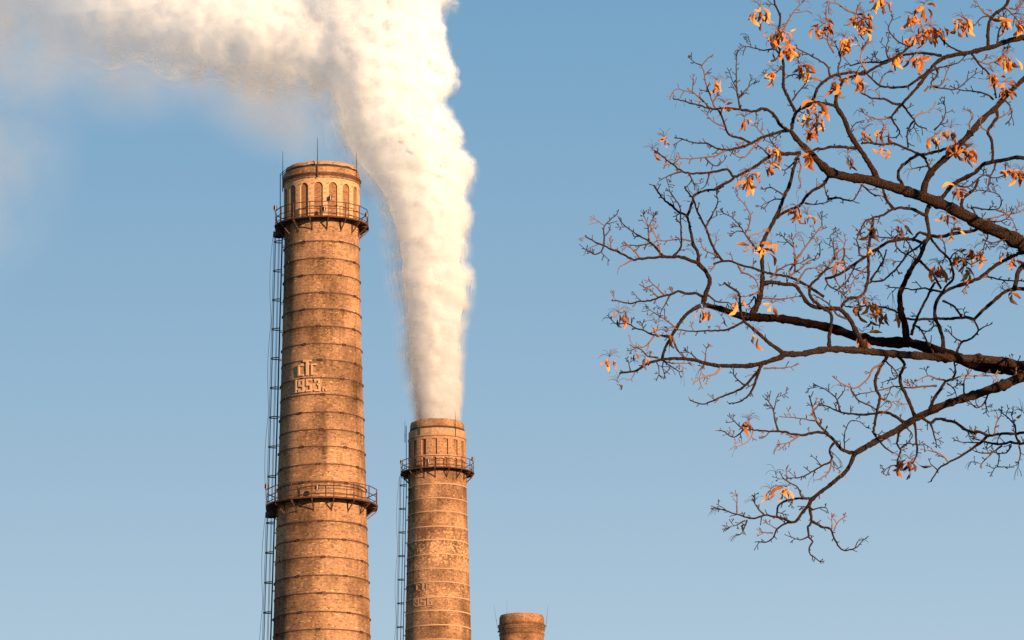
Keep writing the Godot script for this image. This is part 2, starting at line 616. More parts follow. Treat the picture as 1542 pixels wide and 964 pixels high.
func tall_chimney() -> void:
	var root := thing("brick_chimney", "tallest brick chimney at the left, dark hoops, two railed walkways and raised 1953 lettering", "chimney", Vector3(-12.99, 0, -340))
	root.set_meta("group", "brick chimneys of the power station")
	var shaft: Array = [Vector2(5.0, 0.0), Vector2(3.60, 48.0), Vector2(3.29, 58.3), Vector2(2.955, 70.7), Vector2(2.90, 72.0), Vector2(2.69, 79.4), Vector2(2.575, 85.0), Vector2(2.545, 87.35)]
	var s := Shape.new()
	lathe(s, shaft, 48.0, 92.0)
	put("shaft", s.mesh(mat.tall), root)
	var d := Shape.new()
	lathe(d, [Vector2(2.49, 87.3), Vector2(2.49, 90.2)], 48.0, 92.0)
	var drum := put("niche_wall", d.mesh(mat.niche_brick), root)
	var arch := bay(2.60, PI / 16.0, 0.116, 87.33, 90.24, 89.62, true, 0.16).mesh(mat.light_brick)
	for k in 16:
		put("arch", arch, drum, Transform3D(Basis(Vector3.UP, deg_to_rad(-3.0 + 22.5 * k)), Vector3.ZERO))
	var c := Shape.new()
	lathe(c, [Vector2(2.55, 90.2), Vector2(2.66, 90.24), Vector2(2.66, 90.32), Vector2(2.62, 90.34), Vector2(2.62, 90.48), Vector2(2.70, 90.52), Vector2(2.70, 90.62), Vector2(2.655, 90.66), Vector2(2.64, 91.00), Vector2(2.40, 91.03)], 48.0, 92.0, 96, 0.006)
	put("cornice", c.mesh(mat.tall), root)
	put("cornice_band", ring(2.63, 90.42, 0.02, 0.10, mat.rust), root)
	put("cornice_band", ring(2.70, 90.57, 0.015, 0.07, mat.rust), root)
	var rim := Shape.new()
	lathe(rim, [Vector2(2.38, 91.17), Vector2(2.50, 91.2), Vector2(2.49, 91.34), Vector2(2.40, 91.45), Vector2(1.95, 91.44), Vector2(1.95, 84.0)], 48.0, 92.0, 96, 0.022)
	put("rim", rim.mesh(mat.buff_brick), root)
	put("rim_neck", ring(2.40, 91.09, 0.0, 0.2, mat.soot), root)
	hoops(root, shaft, tall_hoops, 0.03, 0.075, mat.rust, [[-26, 33, 90, 150, 210, 270], [1, 58, 118, 178, 238, 298]])
	platform(root, 87.40, 2.56, 3.22, 16, deg_to_rad(-12.5), 1.0)
	platform(root, 67.85, 3.04, 3.80, 16, deg_to_rad(-8.0), 1.05)
	ladder(root, shaft, 68.0, 87.2, deg_to_rad(-93), 0.56)
	ladder(root, shaft, 46.0, 67.6, deg_to_rad(-93), 0.56)
	var hatch := Shape.new()
	for y in [86.9, 67.35]:
		var r := radius_at(shaft, y)
		for k in 12:
			var p := facing(deg_to_rad(-93)) * (r + 0.40) + Vector3(0, y, 0)
			hatch.bar(p + facing(TAU * k / 12) * 0.38, p + facing(TAU * (k + 1) / 12) * 0.38, 0.03, 0.32)
	put("ladder_collar", hatch.mesh(mat.steel), root)
	var climb := Shape.new()                               # the bent top of the upper ladder, over the cornice
	var cl := facing(deg_to_rad(-93))
	var edge := Vector3(0, 0, 0.22)
	for e in [-1.0, 1.0]:
		climb.bar(cl * 2.86 + edge * e + Vector3(0, 87.4, 0), cl * 2.86 + edge * e + Vector3(0, 91.15, 0), 0.035, 0.035)
		climb.bar(cl * 2.86 + edge * e + Vector3(0, 91.15, 0), cl * 2.40 + edge * e + Vector3(0, 91.5, 0), 0.035, 0.035)
	for k in 11:
		climb.bar(cl * 2.86 - edge + Vector3(0, 87.6 + 0.33 * k, 0), cl * 2.86 + edge + Vector3(0, 87.6 + 0.33 * k, 0), 0.03, 0.03)
	put("top_ladder", climb.mesh(mat.steel), root)
	for q in [[-88.0, 2.68, 89.9, 92.75], [-4.0, 2.74, 90.2, 93.0], [66.0, 2.66, 90.3, 92.3]]:
		var p: Vector3 = facing(deg_to_rad(q[0])) * q[1]
		rod(root, p + Vector3(0, q[2], 0), p + Vector3(0, q[3], 0), 0.035)
	lamp(root, deg_to_rad(-79), 3.22, 88.38)
	lamp(root, deg_to_rad(5), 3.16, 87.62)
	lamp(root, deg_to_rad(14), 2.75, 88.5)
	lamp(root, deg_to_rad(74), 3.22, 87.75)
	lamp(root, deg_to_rad(-78), 3.80, 68.9)
	lamp(root, deg_to_rad(-3), 3.75, 68.2)
	for q in [["С", -32.2, -23.4, 76.38, 77.16], ["Т", -24.4, -11.8, 76.38, 77.44], ["С", -12.6, -4.6, 76.38, 77.16],
			["1", -36.4, -33.8, 75.24, 76.14], ["9", -31.2, -22.4, 75.24, 76.12], ["5", -19.6, -11.8, 75.24, 76.12], ["3", -7.9, 0.2, 75.24, 76.10], ["г", 3.2, 5.8, 75.24, 75.56], [".", 7.0, 8.8, 75.24, 75.36]]:
		letter(root, q[0], q[1], q[2], q[3], q[4], shaft, mat.letter)


func middle_chimney() -> void:
	var root := thing("brick_chimney_001", "middle brick chimney with white smoke pouring from its top and one railed walkway", "chimney", Vector3(-6.517, 0, -430))
	root.set_meta("group", "brick chimneys of the power station")
	var shaft: Array = [Vector2(4.7, 0.0), Vector2(2.99, 67.0), Vector2(2.83, 73.3), Vector2(2.66, 79.5), Vector2(2.55, 83.8), Vector2(2.49, 87.3), Vector2(2.475, 88.3)]
	var s := Shape.new()
	lathe(s, shaft, 66.0, 93.0)
	put("shaft", s.mesh(mat.middle), root)
	var d := Shape.new()
	lathe(d, [Vector2(2.34, 88.2), Vector2(2.34, 90.95)], 66.0, 93.0)
	var drum := put("niche_wall", d.mesh(mat.middle), root)
	var niche := bay(2.47, PI / 16.0, 0.088, 89.36, 91.0, 90.78, false, 0.15).mesh(mat.brown_brick)
	var low := bay(2.47, PI / 16.0, 0.060, 88.25, 89.36, 89.16, false, 0.10).mesh(mat.brown_brick)
	for k in 16:
		put("pilaster_bay", niche, drum, Transform3D(Basis(Vector3.UP, deg_to_rad(-4.5 + 22.5 * k)), Vector3.ZERO))
		put("lower_bay", low, drum, Transform3D(Basis(Vector3.UP, deg_to_rad(-4.5 + 22.5 * k)), Vector3.ZERO))
	put("sill", ring(2.44, 89.36, 0.06, 0.07, mat.band), root)
	var c := Shape.new()
	lathe(c, [Vector2(2.40, 90.95), Vector2(2.50, 91.0), Vector2(2.50, 91.10), Vector2(2.46, 91.14), Vector2(2.46, 91.72), Vector2(2.36, 91.76)], 66.0, 93.0)
	put("cornice", c.mesh(mat.render), root)
	put("cornice_band", ring(2.50, 91.05, 0.012, 0.05, mat.rust), root)
	put("rim_neck", ring(2.33, 91.86, 0.03, 0.16, mat.soot), root)  # dark ring drawn in place of the shadow under the rim
	var rim := Shape.new()
	lathe(rim, [Vector2(2.34, 91.8), Vector2(2.33, 92.3), Vector2(2.27, 92.52), Vector2(2.15, 92.60), Vector2(1.75, 92.56), Vector2(1.75, 86.0)], 66.0, 93.0, 96, 0.02)
	put("rim", rim.mesh(mat.middle), root)
	hoops(root, shaft, middle_hoops, 0.03, 0.09, mat.band, [])
	platform(root, 88.22, 2.48, 3.14, 16, deg_to_rad(-3.0), 0.95)
	ladder(root, shaft, 64.0, 88.0, deg_to_rad(-91), 0.58)
	var climb := Shape.new()
	var cl := facing(deg_to_rad(-91))
	var edge := Vector3(0, 0, 0.2)
	for e in [-1.0, 1.0]:
		climb.bar(cl * 2.66 + edge * e + Vector3(0, 88.2, 0), cl * 2.66 + edge * e + Vector3(0, 92.4, 0), 0.05, 0.05)
	for k in 12:
		climb.bar(cl * 2.66 - edge + Vector3(0, 88.4 + 0.33 * k, 0), cl * 2.66 + edge + Vector3(0, 88.4 + 0.33 * k, 0), 0.035, 0.035)
	put("top_ladder", climb.mesh(mat.steel), root)
	for q in [[-35.0, 2.50, 91.2, 93.6], [40.0, 2.50, 91.0, 93.2], [-95.0, 2.78, 91.0, 92.9]]:
		var p: Vector3 = facing(deg_to_rad(q[0])) * q[1]
		rod(root, p + Vector3(0, q[2], 0), p + Vector3(0, q[3], 0), 0.03)
	lamp(root, deg_to_rad(-80), 3.12, 88.9)
	lamp(root, deg_to_rad(78), 3.12, 89.1)
	lamp(root, deg_to_rad(-14), 3.08, 88.5)
	for q in [["1", -48.2, -45.4, 76.25, 77.0], ["9", -44.0, -34.8, 76.25, 76.95], ["5", -32.4, -22.2, 76.25, 76.95], ["6", -18.8, -9.0, 76.30, 76.98],
			["С", -41.5, -34.5, 77.65, 78.2], ["Т", -32.5, -22.5, 77.65, 78.3], ["С", -20.5, -13.0, 77.65, 78.2]]:
		letter(root, q[0], q[1], q[2], q[3], q[4], shaft, mat.old_letter, 0.055)


func far_chimney() -> void:
	var root := thing("brick_chimney_002", "farthest brick chimney, only its plain ringed top showing right of the middle one", "chimney", Vector3(0.733, 0, -525))
	root.set_meta("group", "brick chimneys of the power station")
	var s := Shape.new()
	var shaft: Array = [Vector2(4.6, 0.0), Vector2(2.36, 86.0), Vector2(2.31, 90.0)]
	lathe(s, shaft, 80.0, 93.0)
	put("shaft", s.mesh(mat.far), root)
	var c := Shape.new()
	lathe(c, [Vector2(2.30, 90.0), Vector2(2.36, 90.05), Vector2(2.36, 90.2), Vector2(2.33, 90.22), Vector2(2.33, 90.52), Vector2(2.40, 90.55), Vector2(2.40, 90.72), Vector2(2.44, 90.75), Vector2(2.44, 90.95), Vector2(2.48, 90.98), Vector2(2.48, 91.12), Vector2(2.36, 91.16)], 80.0, 93.0)
	put("cornice", c.mesh(mat.far), root)
	var rim := Shape.new()
	lathe(rim, [Vector2(2.34, 91.1), Vector2(2.33, 91.9), Vector2(2.22, 92.14), Vector2(1.7, 92.16), Vector2(1.7, 86.0)], 80.0, 93.0, 96, 0.015)
	put("rim", rim.mesh(mat.far), root)
	put("cornice_band", ring(2.48, 91.05, 0.014, 0.06, mat.rust), root)
	put("cornice_band", ring(2.36, 90.12, 0.012, 0.05, mat.rust), root)
	for q in [[-80.0, 2.55, 90.8, 93.3, -0.35], [-37.0, 2.52, 89.6, 93.4, 0.0], [82.0, 2.55, 90.8, 93.2, 0.22]]:
		var p: Vector3 = facing(deg_to_rad(q[0])) * q[1]
		rod(root, p + Vector3(0, q[2], 0), p + Vector3(q[4], q[3], 0), 0.017)
	var clamps := Shape.new()
	for y in [88.9, 89.5, 90.5]:
		clamps.box(Transform3D(Basis(), facing(deg_to_rad(-88)) * 2.42 + Vector3(0, y, 0)), Vector3(0.2, 0.12, 0.3))
	put("wall_iron", clamps.mesh(mat.steel), root)


# ---------------------------------------------------------------- smoke

func smoke_nodes(list: Array) -> Array:                     # [x, y, half width in pixels, metres away, opacity, how billowy]
	var out_ := []
	for q in list:
		out_.append([at(q[0], q[1], 430.0 + q[3]), q[2] * 0.057, q[4], q[5]])
	return out_


# The plume is a closed billowing skin, found as the surface of a field of noise round the plume's two arms, with seven thinner skins over it whose holes and fading make its soft edge.
func smoke() -> void:
	var column := smoke_nodes([[658, 652, 34, 0, 1, 0.08], [657, 600, 38, 0, 1, 0.16], [655, 560, 41, 0, 1, 0.24], [652, 500, 45, 0, 1, 0.34], [649, 440, 50, 0, 1, 0.44], [647, 380, 55, 0, 1, 0.54], [643, 320, 61, 0, 1, 0.66], [632, 262, 71, 0, 1, 0.8], [594, 202, 80, 0, 1, 0.9], [582, 140, 90, 0, 1, 1.0], [568, 70, 100, 0, 1, 1.0], [545, -20, 130, 0, 1, 1.0], [500, -130, 170, 0, 1, 1.0]])
	var arm := smoke_nodes([[575, 110, 70, 0, 1, 1.0], [515, 72, 74, 0, 1, 1.0], [445, 52, 86, 0, 0.95, 0.95], [380, 40, 92, 0, 0.86, 0.9], [310, 30, 92, 0, 0.78, 0.9], [240, 14, 92, 0, 0.72, 0.8], [175, 0, 96, 0, 0.62, 0.7], [115, -10, 104, 0, 0.22, 0.6], [60, -20, 110, 0, 0.0, 0.4]])
	var segs := []
	for line in [column, arm]:
		for i in line.size() - 1:
			segs.append([line[i][0], line[i + 1][0] - line[i][0], line[i][1], line[i + 1][1], line[i][2], line[i + 1][2], line[i][3], line[i + 1][3]])
	var noises := []
	for q in [[0.12, 8], [0.33, 21], [0.85, 33], [1.6, 47]]:
		var n_ := FastNoiseLite.new()
		n_.noise_type = FastNoiseLite.TYPE_SIMPLEX_SMOOTH
		n_.fractal_type = FastNoiseLite.FRACTAL_NONE
		n_.frequency = q[0]
		n_.seed = q[1]
		noises.append(n_)
	var cell := 0.29
	var lo := Vector3(-52, 90.9, -442)
	var n := Vector3i((Vector3(52, 43, 24) / cell).ceil())
	var di := n.z
	var dj := n.x * n.z
	var field := PackedFloat32Array()
	field.resize(n.y * dj)
	field.fill(9.0)
	var near := PackedInt32Array()                          # cells that any of the skins may cross
	for j in n.y:
		for i in n.x:
			for k in n.z:
				var p := lo + Vector3(i, j, k) * cell
				var best := 9.0
				var lumps := 1.0
				var side := Vector3.ZERO
				var dense := 1.0
				for s in segs:
					var w: Vector3 = p - s[0]
					var h: float = clampf(w.dot(s[1]) / s[1].length_squared(), 0.0, 1.0)
					w -= s[1] * h
					var d: float = w.length() - lerpf(s[2], s[3], h)
					if d < best:
						best = d
						lumps = lerpf(s[6], s[7], h)
						side = w
						dense = lerpf(s[4], s[5], h)
				if best < 4.2 and best > -3.4:
					var nb: float = noises[0].get_noise_3dv(p)
					var ns: float = noises[1].get_noise_3dv(p)
					var nf: float = noises[2].get_noise_3dv(p)
					side = side.normalized()
					var lee := clampf(-side.x * 0.8 - side.y * 0.6, -0.85, 1.0)
					var crisp := dense * dense * dense * (1.0 - 0.75 * maxf(0.0, lee))
					best -= lumps * (2.2 * (sqrt(nb * nb + 0.06) - 0.35) + 1.05 * (0.3 + 0.7 * crisp) * (sqrt(ns * ns + 0.05) - 0.32)) + minf(lumps * 1.3, 1.0) * crisp * (0.6 * (sqrt(nf * nf + 0.03) - 0.3) + 0.10 * noises[3].get_noise_3dv(p))
					best /= (1.2 + (0.45 if p.x > -13.5 else 0.95) * lee) * clampf((p.y - 90.0) / 9.0, 0.4, 1.0)    # the far side of the wind frays more
					if absf(best) < 1.8 and j > 0 and i > 0 and k > 0 and j < n.y - 1 and i < n.x - 1 and k < n.z - 1:
						near.append(j * dj + i * di + k)
				field[j * dj + i * di + k] = best
	var tex := noisy([Color(1, 1, 1, 0), Color(1, 1, 1, 1)], 0.010, 512, 4, 3)
	tex.color_ramp.set_offset(0, 0.28)
	tex.color_ramp.set_offset(1, 0.78)
	var wisp := noisy([Color(1, 1, 1, 0.15), Color(1, 1, 1, 1)], 0.008, 512, 6)
	wisp.color_ramp.set_offset(0, 0.2)
	wisp.color_ramp.set_offset(1, 0.8)
	var root := thing("smoke_plume", "cream-white smoke plume rising from the middle chimney and drifting left across the sky", "smoke", at(658, 632, 430))
	var skins := 6
	for s in skins:
		var m := StandardMaterial3D.new()
		m.albedo_color = Color.WHITE
		m.roughness = 1.0
		m.specular_mode = BaseMaterial3D.SPECULAR_DISABLED
		m.transparency = BaseMaterial3D.TRANSPARENCY_ALPHA
		m.vertex_color_use_as_albedo = true
		m.backlight_enabled = true
		m.backlight = Color(1.09, 1.09, 1.09)
		var far := s / float(skins - 1)
		if s > 0:
			m.albedo_texture = tex
			m.uv1_triplanar = true
			m.uv1_scale = Vector3.ONE * 0.10
			m.uv1_offset = Vector3.ONE * s * 0.006
		var level := far - 0.42
		var net := smoke_net(field, near, n, lo, cell, level)
		var verts: PackedVector3Array = net[0]
		var nor: PackedVector3Array = net[2]
		var pos := PackedVector3Array()
		pos.resize(verts.size())
		var col := PackedColorArray()
		col.resize(verts.size())
		for q in verts.size():
			var sum := Vector3.ZERO
			var fade := 0.0
			var total := 1e-9
			for g in segs:
				var w: Vector3 = verts[q] - g[0]
				var h: float = clampf(w.dot(g[1]) / g[1].length_squared(), 0.0, 1.0)
				w -= g[1] * h
				var weight := exp(-2.0 * (w.length() - lerpf(g[2], g[3], h)))
				sum += w.normalized() * weight
				fade += lerpf(g[4], g[5], h) * weight
				total += weight
			fade /= total
			var away := sum.normalized()
			var lee := maxf(0.0, -away.x * 0.8 - away.y * 0.6)
			pos[q] = verts[q] - root.position
			var fresh := clampf((verts[q].y - 92.0) / 28.0, 0.0, 1.0)
			var thin := 1.0 - 0.85 * smoothstep(0.1, 0.75, lee) * clampf((-12.5 - verts[q].x) * 0.16, 0.0, 1.0)
			col[q] = Color(lerpf(0.76, 0.97, fresh), lerpf(0.72, 0.96, fresh), lerpf(0.70, 0.955, fresh), fade * (thin if s == 0 else 0.55 * pow(1.0 - far, 1.2) + 0.07))
			nor[q] = (nor[q] * 0.5 * fade * (1.0 - 0.8 * lee) + away * (1.0 - 0.5 * fade)).normalized()
			if s % 2 == 1:
				col[q].a *= smoothstep(0.72, 0.92, fade)
			elif s > 0:
				col[q].a *= lerpf(1.6, 1.0, smoothstep(0.72, 0.92, fade))
		var arr := []
		arr.resize(Mesh.ARRAY_MAX)
		arr[Mesh.ARRAY_VERTEX] = pos
		arr[Mesh.ARRAY_NORMAL] = nor
		arr[Mesh.ARRAY_COLOR] = col
		arr[Mesh.ARRAY_INDEX] = without_clear(net[1], col)
		var am := ArrayMesh.new()
		am.add_surface_from_arrays(Mesh.PRIMITIVE_TRIANGLES, arr)
		am.surface_set_material(0, m)
		put("billowing_smoke" if s == 0 else "smoke_veil", am, root)
	# thinned-out smoke that has drifted away to the left: flattened clouds, each thinning towards its rim
	for q in [[-10, 15, 250, 170, 0.36], [-70, 180, 230, 330, 0.24], [190, 80, 220, 140, 0.22], [330, 112, 190, 95, 0.22], [420, 150, 150, 105, 0.30], [475, 195, 80, 85, 0.24]]:
		var size := Vector3(q[2] * 0.057, q[3] * 0.057, 4.0)
		var m := StandardMaterial3D.new()
		m.roughness = 1.0
		m.specular_mode = BaseMaterial3D.SPECULAR_DISABLED
		m.transparency = BaseMaterial3D.TRANSPARENCY_ALPHA
		m.vertex_color_use_as_albedo = true
		m.backlight_enabled = true
		m.backlight = Color.WHITE
		m.albedo_texture = wisp
		m.uv1_triplanar = true
		m.uv1_scale = Vector3.ONE * 0.035
		m.uv1_offset = Vector3.ONE * q[0] * 0.013
		var pos := PackedVector3Array()
		var nor := PackedVector3Array()
		var col := PackedColorArray()
		var tri := PackedInt32Array()
		for j in 33:
			for i in 65:
				var d := Vector3(cos(TAU * i / 64) * sin(PI * j / 32), cos(PI * j / 32), sin(TAU * i / 64) * sin(PI * j / 32))
				pos.append(d * size)
				nor.append((d / size).normalized())
				var r := clampf(1.0 - d.x * d.x - d.y * d.y, 0.0, 1.0)
				col.append(Color(1, 0.99, 0.99, q[4] * pow(r, 2.2)))
		for j in 32:
			for i in 64:
				var a := j * 65 + i
				tri.append_array([a, a + 1, a + 66, a, a + 66, a + 65])
		var arr := []
		arr.resize(Mesh.ARRAY_MAX)
		arr[Mesh.ARRAY_VERTEX] = pos
		arr[Mesh.ARRAY_NORMAL] = nor
		arr[Mesh.ARRAY_COLOR] = col
		arr[Mesh.ARRAY_INDEX] = tri
		var am := ArrayMesh.new()
		am.add_surface_from_arrays(Mesh.PRIMITIVE_TRIANGLES, arr)
		am.surface_set_material(0, m)
		put("drifting_haze", am, root, Transform3D(Basis(), at(q[0], q[1], 425.0) - root.position))


# The triangles that are not wholly clear.
func without_clear(tri: PackedInt32Array, col: PackedColorArray) -> PackedInt32Array:
	var kept := PackedInt32Array()
	for t in range(0, tri.size(), 3):
		if col[tri[t]].a + col[tri[t + 1]].a + col[tri[t + 2]].a > 0.012:
			kept.append_array([tri[t], tri[t + 1], tri[t + 2]])
	return kept


# The surface on which the field has that level, one vertex in each cell it crosses (surface nets): [vertices, triangles, smoothed normals].
func smoke_net(field: PackedFloat32Array, near: PackedInt32Array, n: Vector3i, lo: Vector3, cell: float, level: float) -> Array:
	var di := n.z
	var dj := n.x * n.z
	var index := PackedInt32Array()
	index.resize(field.size())
	index.fill(-1)
	var verts := PackedVector3Array()
	var corner := [0, 1, di, di + 1, dj, dj + 1, dj + di, dj + di + 1]
	var unit := []
	for c in 8:
		unit.append(Vector3((c >> 1) & 1, (c >> 2) & 1, c & 1))
	for b0 in near:
		var ins := 0
		for c in corner:
			if field[b0 + c] < level:
				ins += 1
		if ins == 0 or ins == 8:
			continue
		var sum := Vector3.ZERO
		var cnt := 0
		for c in 8:
			for bit in [1, 2, 4]:
				if c & bit:
					continue
				var c2: int = c | bit
				var fa: float = field[b0 + corner[c]] - level
				var fb: float = field[b0 + corner[c2]] - level
				if (fa < 0.0) != (fb < 0.0):
					sum += unit[c].lerp(unit[c2], fa / (fa - fb))
					cnt += 1
		index[b0] = verts.size()
		verts.append(lo + (Vector3((b0 % dj) / di, b0 / dj, b0 % di) + sum / cnt) * cell)
	var tri := PackedInt32Array()
	for b0 in near:
		var inside := field[b0] < level
		for e in 3:
			var step: int = [1, di, dj][e]
			if inside == (field[b0 + step] < level):
				continue
			var u: int = [di, dj, 1][e]
			var v: int = [dj, 1, di][e]
			var q0 := index[b0]
			var q1 := index[b0 - u]
			var q2 := index[b0 - u - v]
			var q3 := index[b0 - v]
			if q0 < 0 or q1 < 0 or q2 < 0 or q3 < 0:
				continue
			if inside:
				tri.append_array([q0, q2, q1, q0, q3, q2])
			else:
				tri.append_array([q0, q1, q2, q0, q2, q3])
	var nor := PackedVector3Array()
	nor.resize(verts.size())
	for t in range(0, tri.size(), 3):
		var a := verts[tri[t]]
		var c := (verts[tri[t + 2]] - a).cross(verts[tri[t + 1]] - a)
		for q in 3:
			nor[tri[t + q]] += c
	for round_ in 3:                                        # smoothed over the neighbours
		var old := nor.duplicate()
		for t in range(0, tri.size(), 3):
			var c := old[tri[t]] + old[tri[t + 1]] + old[tri[t + 2]]
			for q in 3:
				nor[tri[t + q]] += c * 0.33
	for q in nor.size():
		nor[q] = nor[q].normalized()
	return [verts, tri, nor]


# ---------------------------------------------------------------- tree

const TREE_AWAY := 24.0
const DOT := 0.0032                                        # metres that one pixel of the photograph spans at the tree
var tree_root: Node3D
var known := []                                            # points of the branches so far: [pixel, metres nearer or farther]
var seed_meshes := []
var keys_left := 285


func depth_near(p: Vector2) -> float:
	var best := 1e9
	var z := 0.0
	for q in known:
		var d: float = p.distance_squared_to(q[0])
		if d < best:
			best = d
			z = q[1]
	return z


# A branch from its root to its tip: widths in pixels at both ends, then x, y of the points it passes.
func b(w0: float, w1: float, flat: Array, twigs := 1.0, z0 := NAN, slope := NAN, old := false) -> void:  # old: use the bark darkened to stand in for shade
	var pts := PackedVector2Array()
	for i in range(0, flat.size(), 2):
		pts.append(Vector2(flat[i], flat[i + 1]))
	w0 *= lerpf(1.45, 1.05, clampf((w0 - 2.0) / 4.0, 0.0, 1.0))
	w1 *= lerpf(1.42, 1.05, clampf((w1 - 2.0) / 4.0, 0.0, 1.0))
	var z := depth_near(pts[0]) if is_nan(z0) else z0
	var sl := rng.randf_range(-0.4, 0.4) if is_nan(slope) else slope
	var line := PackedVector2Array()
	for i in pts.size() - 1:
		var a := pts[maxi(i - 1, 0)]
		var d := pts[mini(i + 2, pts.size() - 1)]
		var n := maxi(1, int(pts[i].distance_to(pts[i + 1]) / 3.5))
		for k in n:
			line.append(pts[i].cubic_interpolate(pts[i + 1], a, d, k / float(n)))
	line.append(pts[-1])
	var p3 := PackedVector3Array()
	var rad := PackedFloat32Array()
	var along := 0.0
	var total := 0.0
	for i in line.size() - 1:
		total += line[i].distance_to(line[i + 1])
	var wob := clampf(w0 * 0.13, 0.42, 0.9) if w0 < 6.0 else 0.4
	var knot := rng.randf_range(7.0, 12.0)
	for i in line.size():
		if i:
			along += line[i].distance_to(line[i - 1])
		var t := along / total
		var zz := z + sl * along * DOT
		var q := line[i] + (Vector2(rng.randf_range(-wob, wob), rng.randf_range(-wob, wob)) if i else Vector2.ZERO)
		known.append([line[i], zz])
		p3.append(at(q.x, q.y, TREE_AWAY + zz) - tree_root.position)
		var w := lerpf(w0, w1, pow(t, 0.85))
		w *= 1.0 + 0.22 * pow(maxf(0.0, sin(along * TAU / knot / maxf(1.0, w * 0.4))), 6.0) + rng.randf_range(-0.07, 0.07)
		if w0 > 6.0:
			w *= 1.0 + 0.10 * sin(along * 0.21 + w0) * sin(along * 0.083 + 2.0 * w0)
		if i == line.size() - 1:
			w *= 1.25
		rad.append(maxf(w, 0.55) * DOT * 0.5)
	var tint: Material = [mat.twig, mat.dark_twig, mat.twig if rng.randf() < 0.5 else mat.pale_twig, mat.dark_twig][rng.randi_range(0, 3)]
	var s := Shape.new()
	s.tube(p3, rad, 12 if w0 > 7.0 else 7 if w0 > 2.6 else 5)
	var o := put("branch", s.mesh(mat.shaded_bark if old else mat.bark if w0 > 3.4 else tint), tree_root)
	if twigs <= 0.0:
		return
	var tw := Shape.new()
	var next := rng.randf_range(5.0, 12.0)
	along = 0.0
	var flip := 1.0 if rng.randf() < 0.5 else -1.0
	for i in range(1, line.size()):
		along += line[i].distance_to(line[i - 1])
		var w := lerpf(w0, w1, along / total)
		if along < next or w > 5.5 or along < w0:
			continue
		next = along + rng.randf_range(3.2, 8.6) * (1.0 + maxf(0.0, w - 2.0) * 0.8) / twigs
		flip = -flip if rng.randf() < 0.8 else flip
		var d := (p3[i] - p3[i - 1]).normalized()
		var side := d.cross(lens.z).normalized() * flip
		var dir := (d * rng.randf_range(0.35, 1.0) + side * rng.randf_range(0.6, 1.1) + lens.z * rng.randf_range(-0.6, 0.6) + Vector3.UP * 0.1).normalized()
		spur(tw, p3[i], dir, rng.randf_range(3.0, 9.0) if rng.randf() < 0.62 else rng.randf_range(8.0, 19.0), minf(w * 0.9, 2.1), 0)
	var d := (p3[-1] - p3[-2]).normalized()
	if w1 < 1.6:
		for k in rng.randi_range(1, 3):
			spur(tw, p3[-1], (d + lens.x * rng.randf_range(-0.7, 0.7) + lens.y * rng.randf_range(-0.6, 0.8) + lens.z * rng.randf_range(-0.5, 0.5)).normalized(), rng.randf_range(4.0, 11.0), 1.5, 1)
		if rng.randf() < 0.16:
			hairs(tw, p3[-1], d)
	if tw.v.size():
		put("twigs", tw.mesh(tint), o).set_meta("kind", "stuff")


# A short side shoot, its buds swelling at the end.
func spur(s: Shape, from: Vector3, dir: Vector3, long: float, w: float, generation: int) -> void:
	var line := PackedVector3Array([from])
	var rad := PackedFloat32Array([maxf(w, 0.6) * DOT * 0.5])
	var p := from
	var n := maxi(2, int(long / 3.0))
	var bend := Vector3(rng.randf_range(-0.2, 0.2), rng.randf_range(-0.1, 0.25), rng.randf_range(-0.2, 0.2))
	for k in n:
		dir = (dir + bend * 0.5 + Vector3(rng.randf_range(-0.17, 0.17), rng.randf_range(-0.17, 0.17), rng.randf_range(-0.17, 0.17))).normalized()
		p += dir * long / n * DOT
		line.append(p)
		rad.append(maxf(lerpf(w, 1.15, (k + 1.0) / n), 1.05) * DOT * 0.5 * (1.45 if k == n - 1 else 1.0))
		if generation < 2 and long > 6.0 and k < n - 1 and rng.randf() < 0.5:
			var side := dir.cross(lens.z).normalized() * (1.0 if rng.randf() < 0.5 else -1.0)
			spur(s, p, (dir * 0.6 + side * rng.randf_range(0.5, 1.0) + lens.z * rng.randf_range(-0.4, 0.4)).normalized(), long * rng.randf_range(0.3, 0.6), w * 0.8, generation + 1)
	s.tube(line, rad, 4)
	if long > 9.0 and rng.randf() < 0.10:
		hairs(s, p, dir)


# The dry stalks of fallen seeds: a few thin drooping curls.
func hairs(s: Shape, from: Vector3, dir: Vector3) -> void:
	for h in rng.randi_range(2, 5):
		var d := (dir + Vector3(rng.randf_range(-0.9, 0.9), rng.randf_range(-0.1, 0.9), rng.randf_range(-0.5, 0.5))).normalized()
		var p := from
		var line := PackedVector3Array([p])
		var rad := PackedFloat32Array([0.6 * DOT * 0.5])
		var n := rng.randi_range(5, 8)
		for k in n:
			d = (d + Vector3(rng.randf_range(-0.1, 0.1), -0.28, 0)).normalized()
			p += d * 2.6 * DOT
			line.append(p)
			rad.append(0.55 * DOT * 0.5)
		s.tube(line, rad, 3)


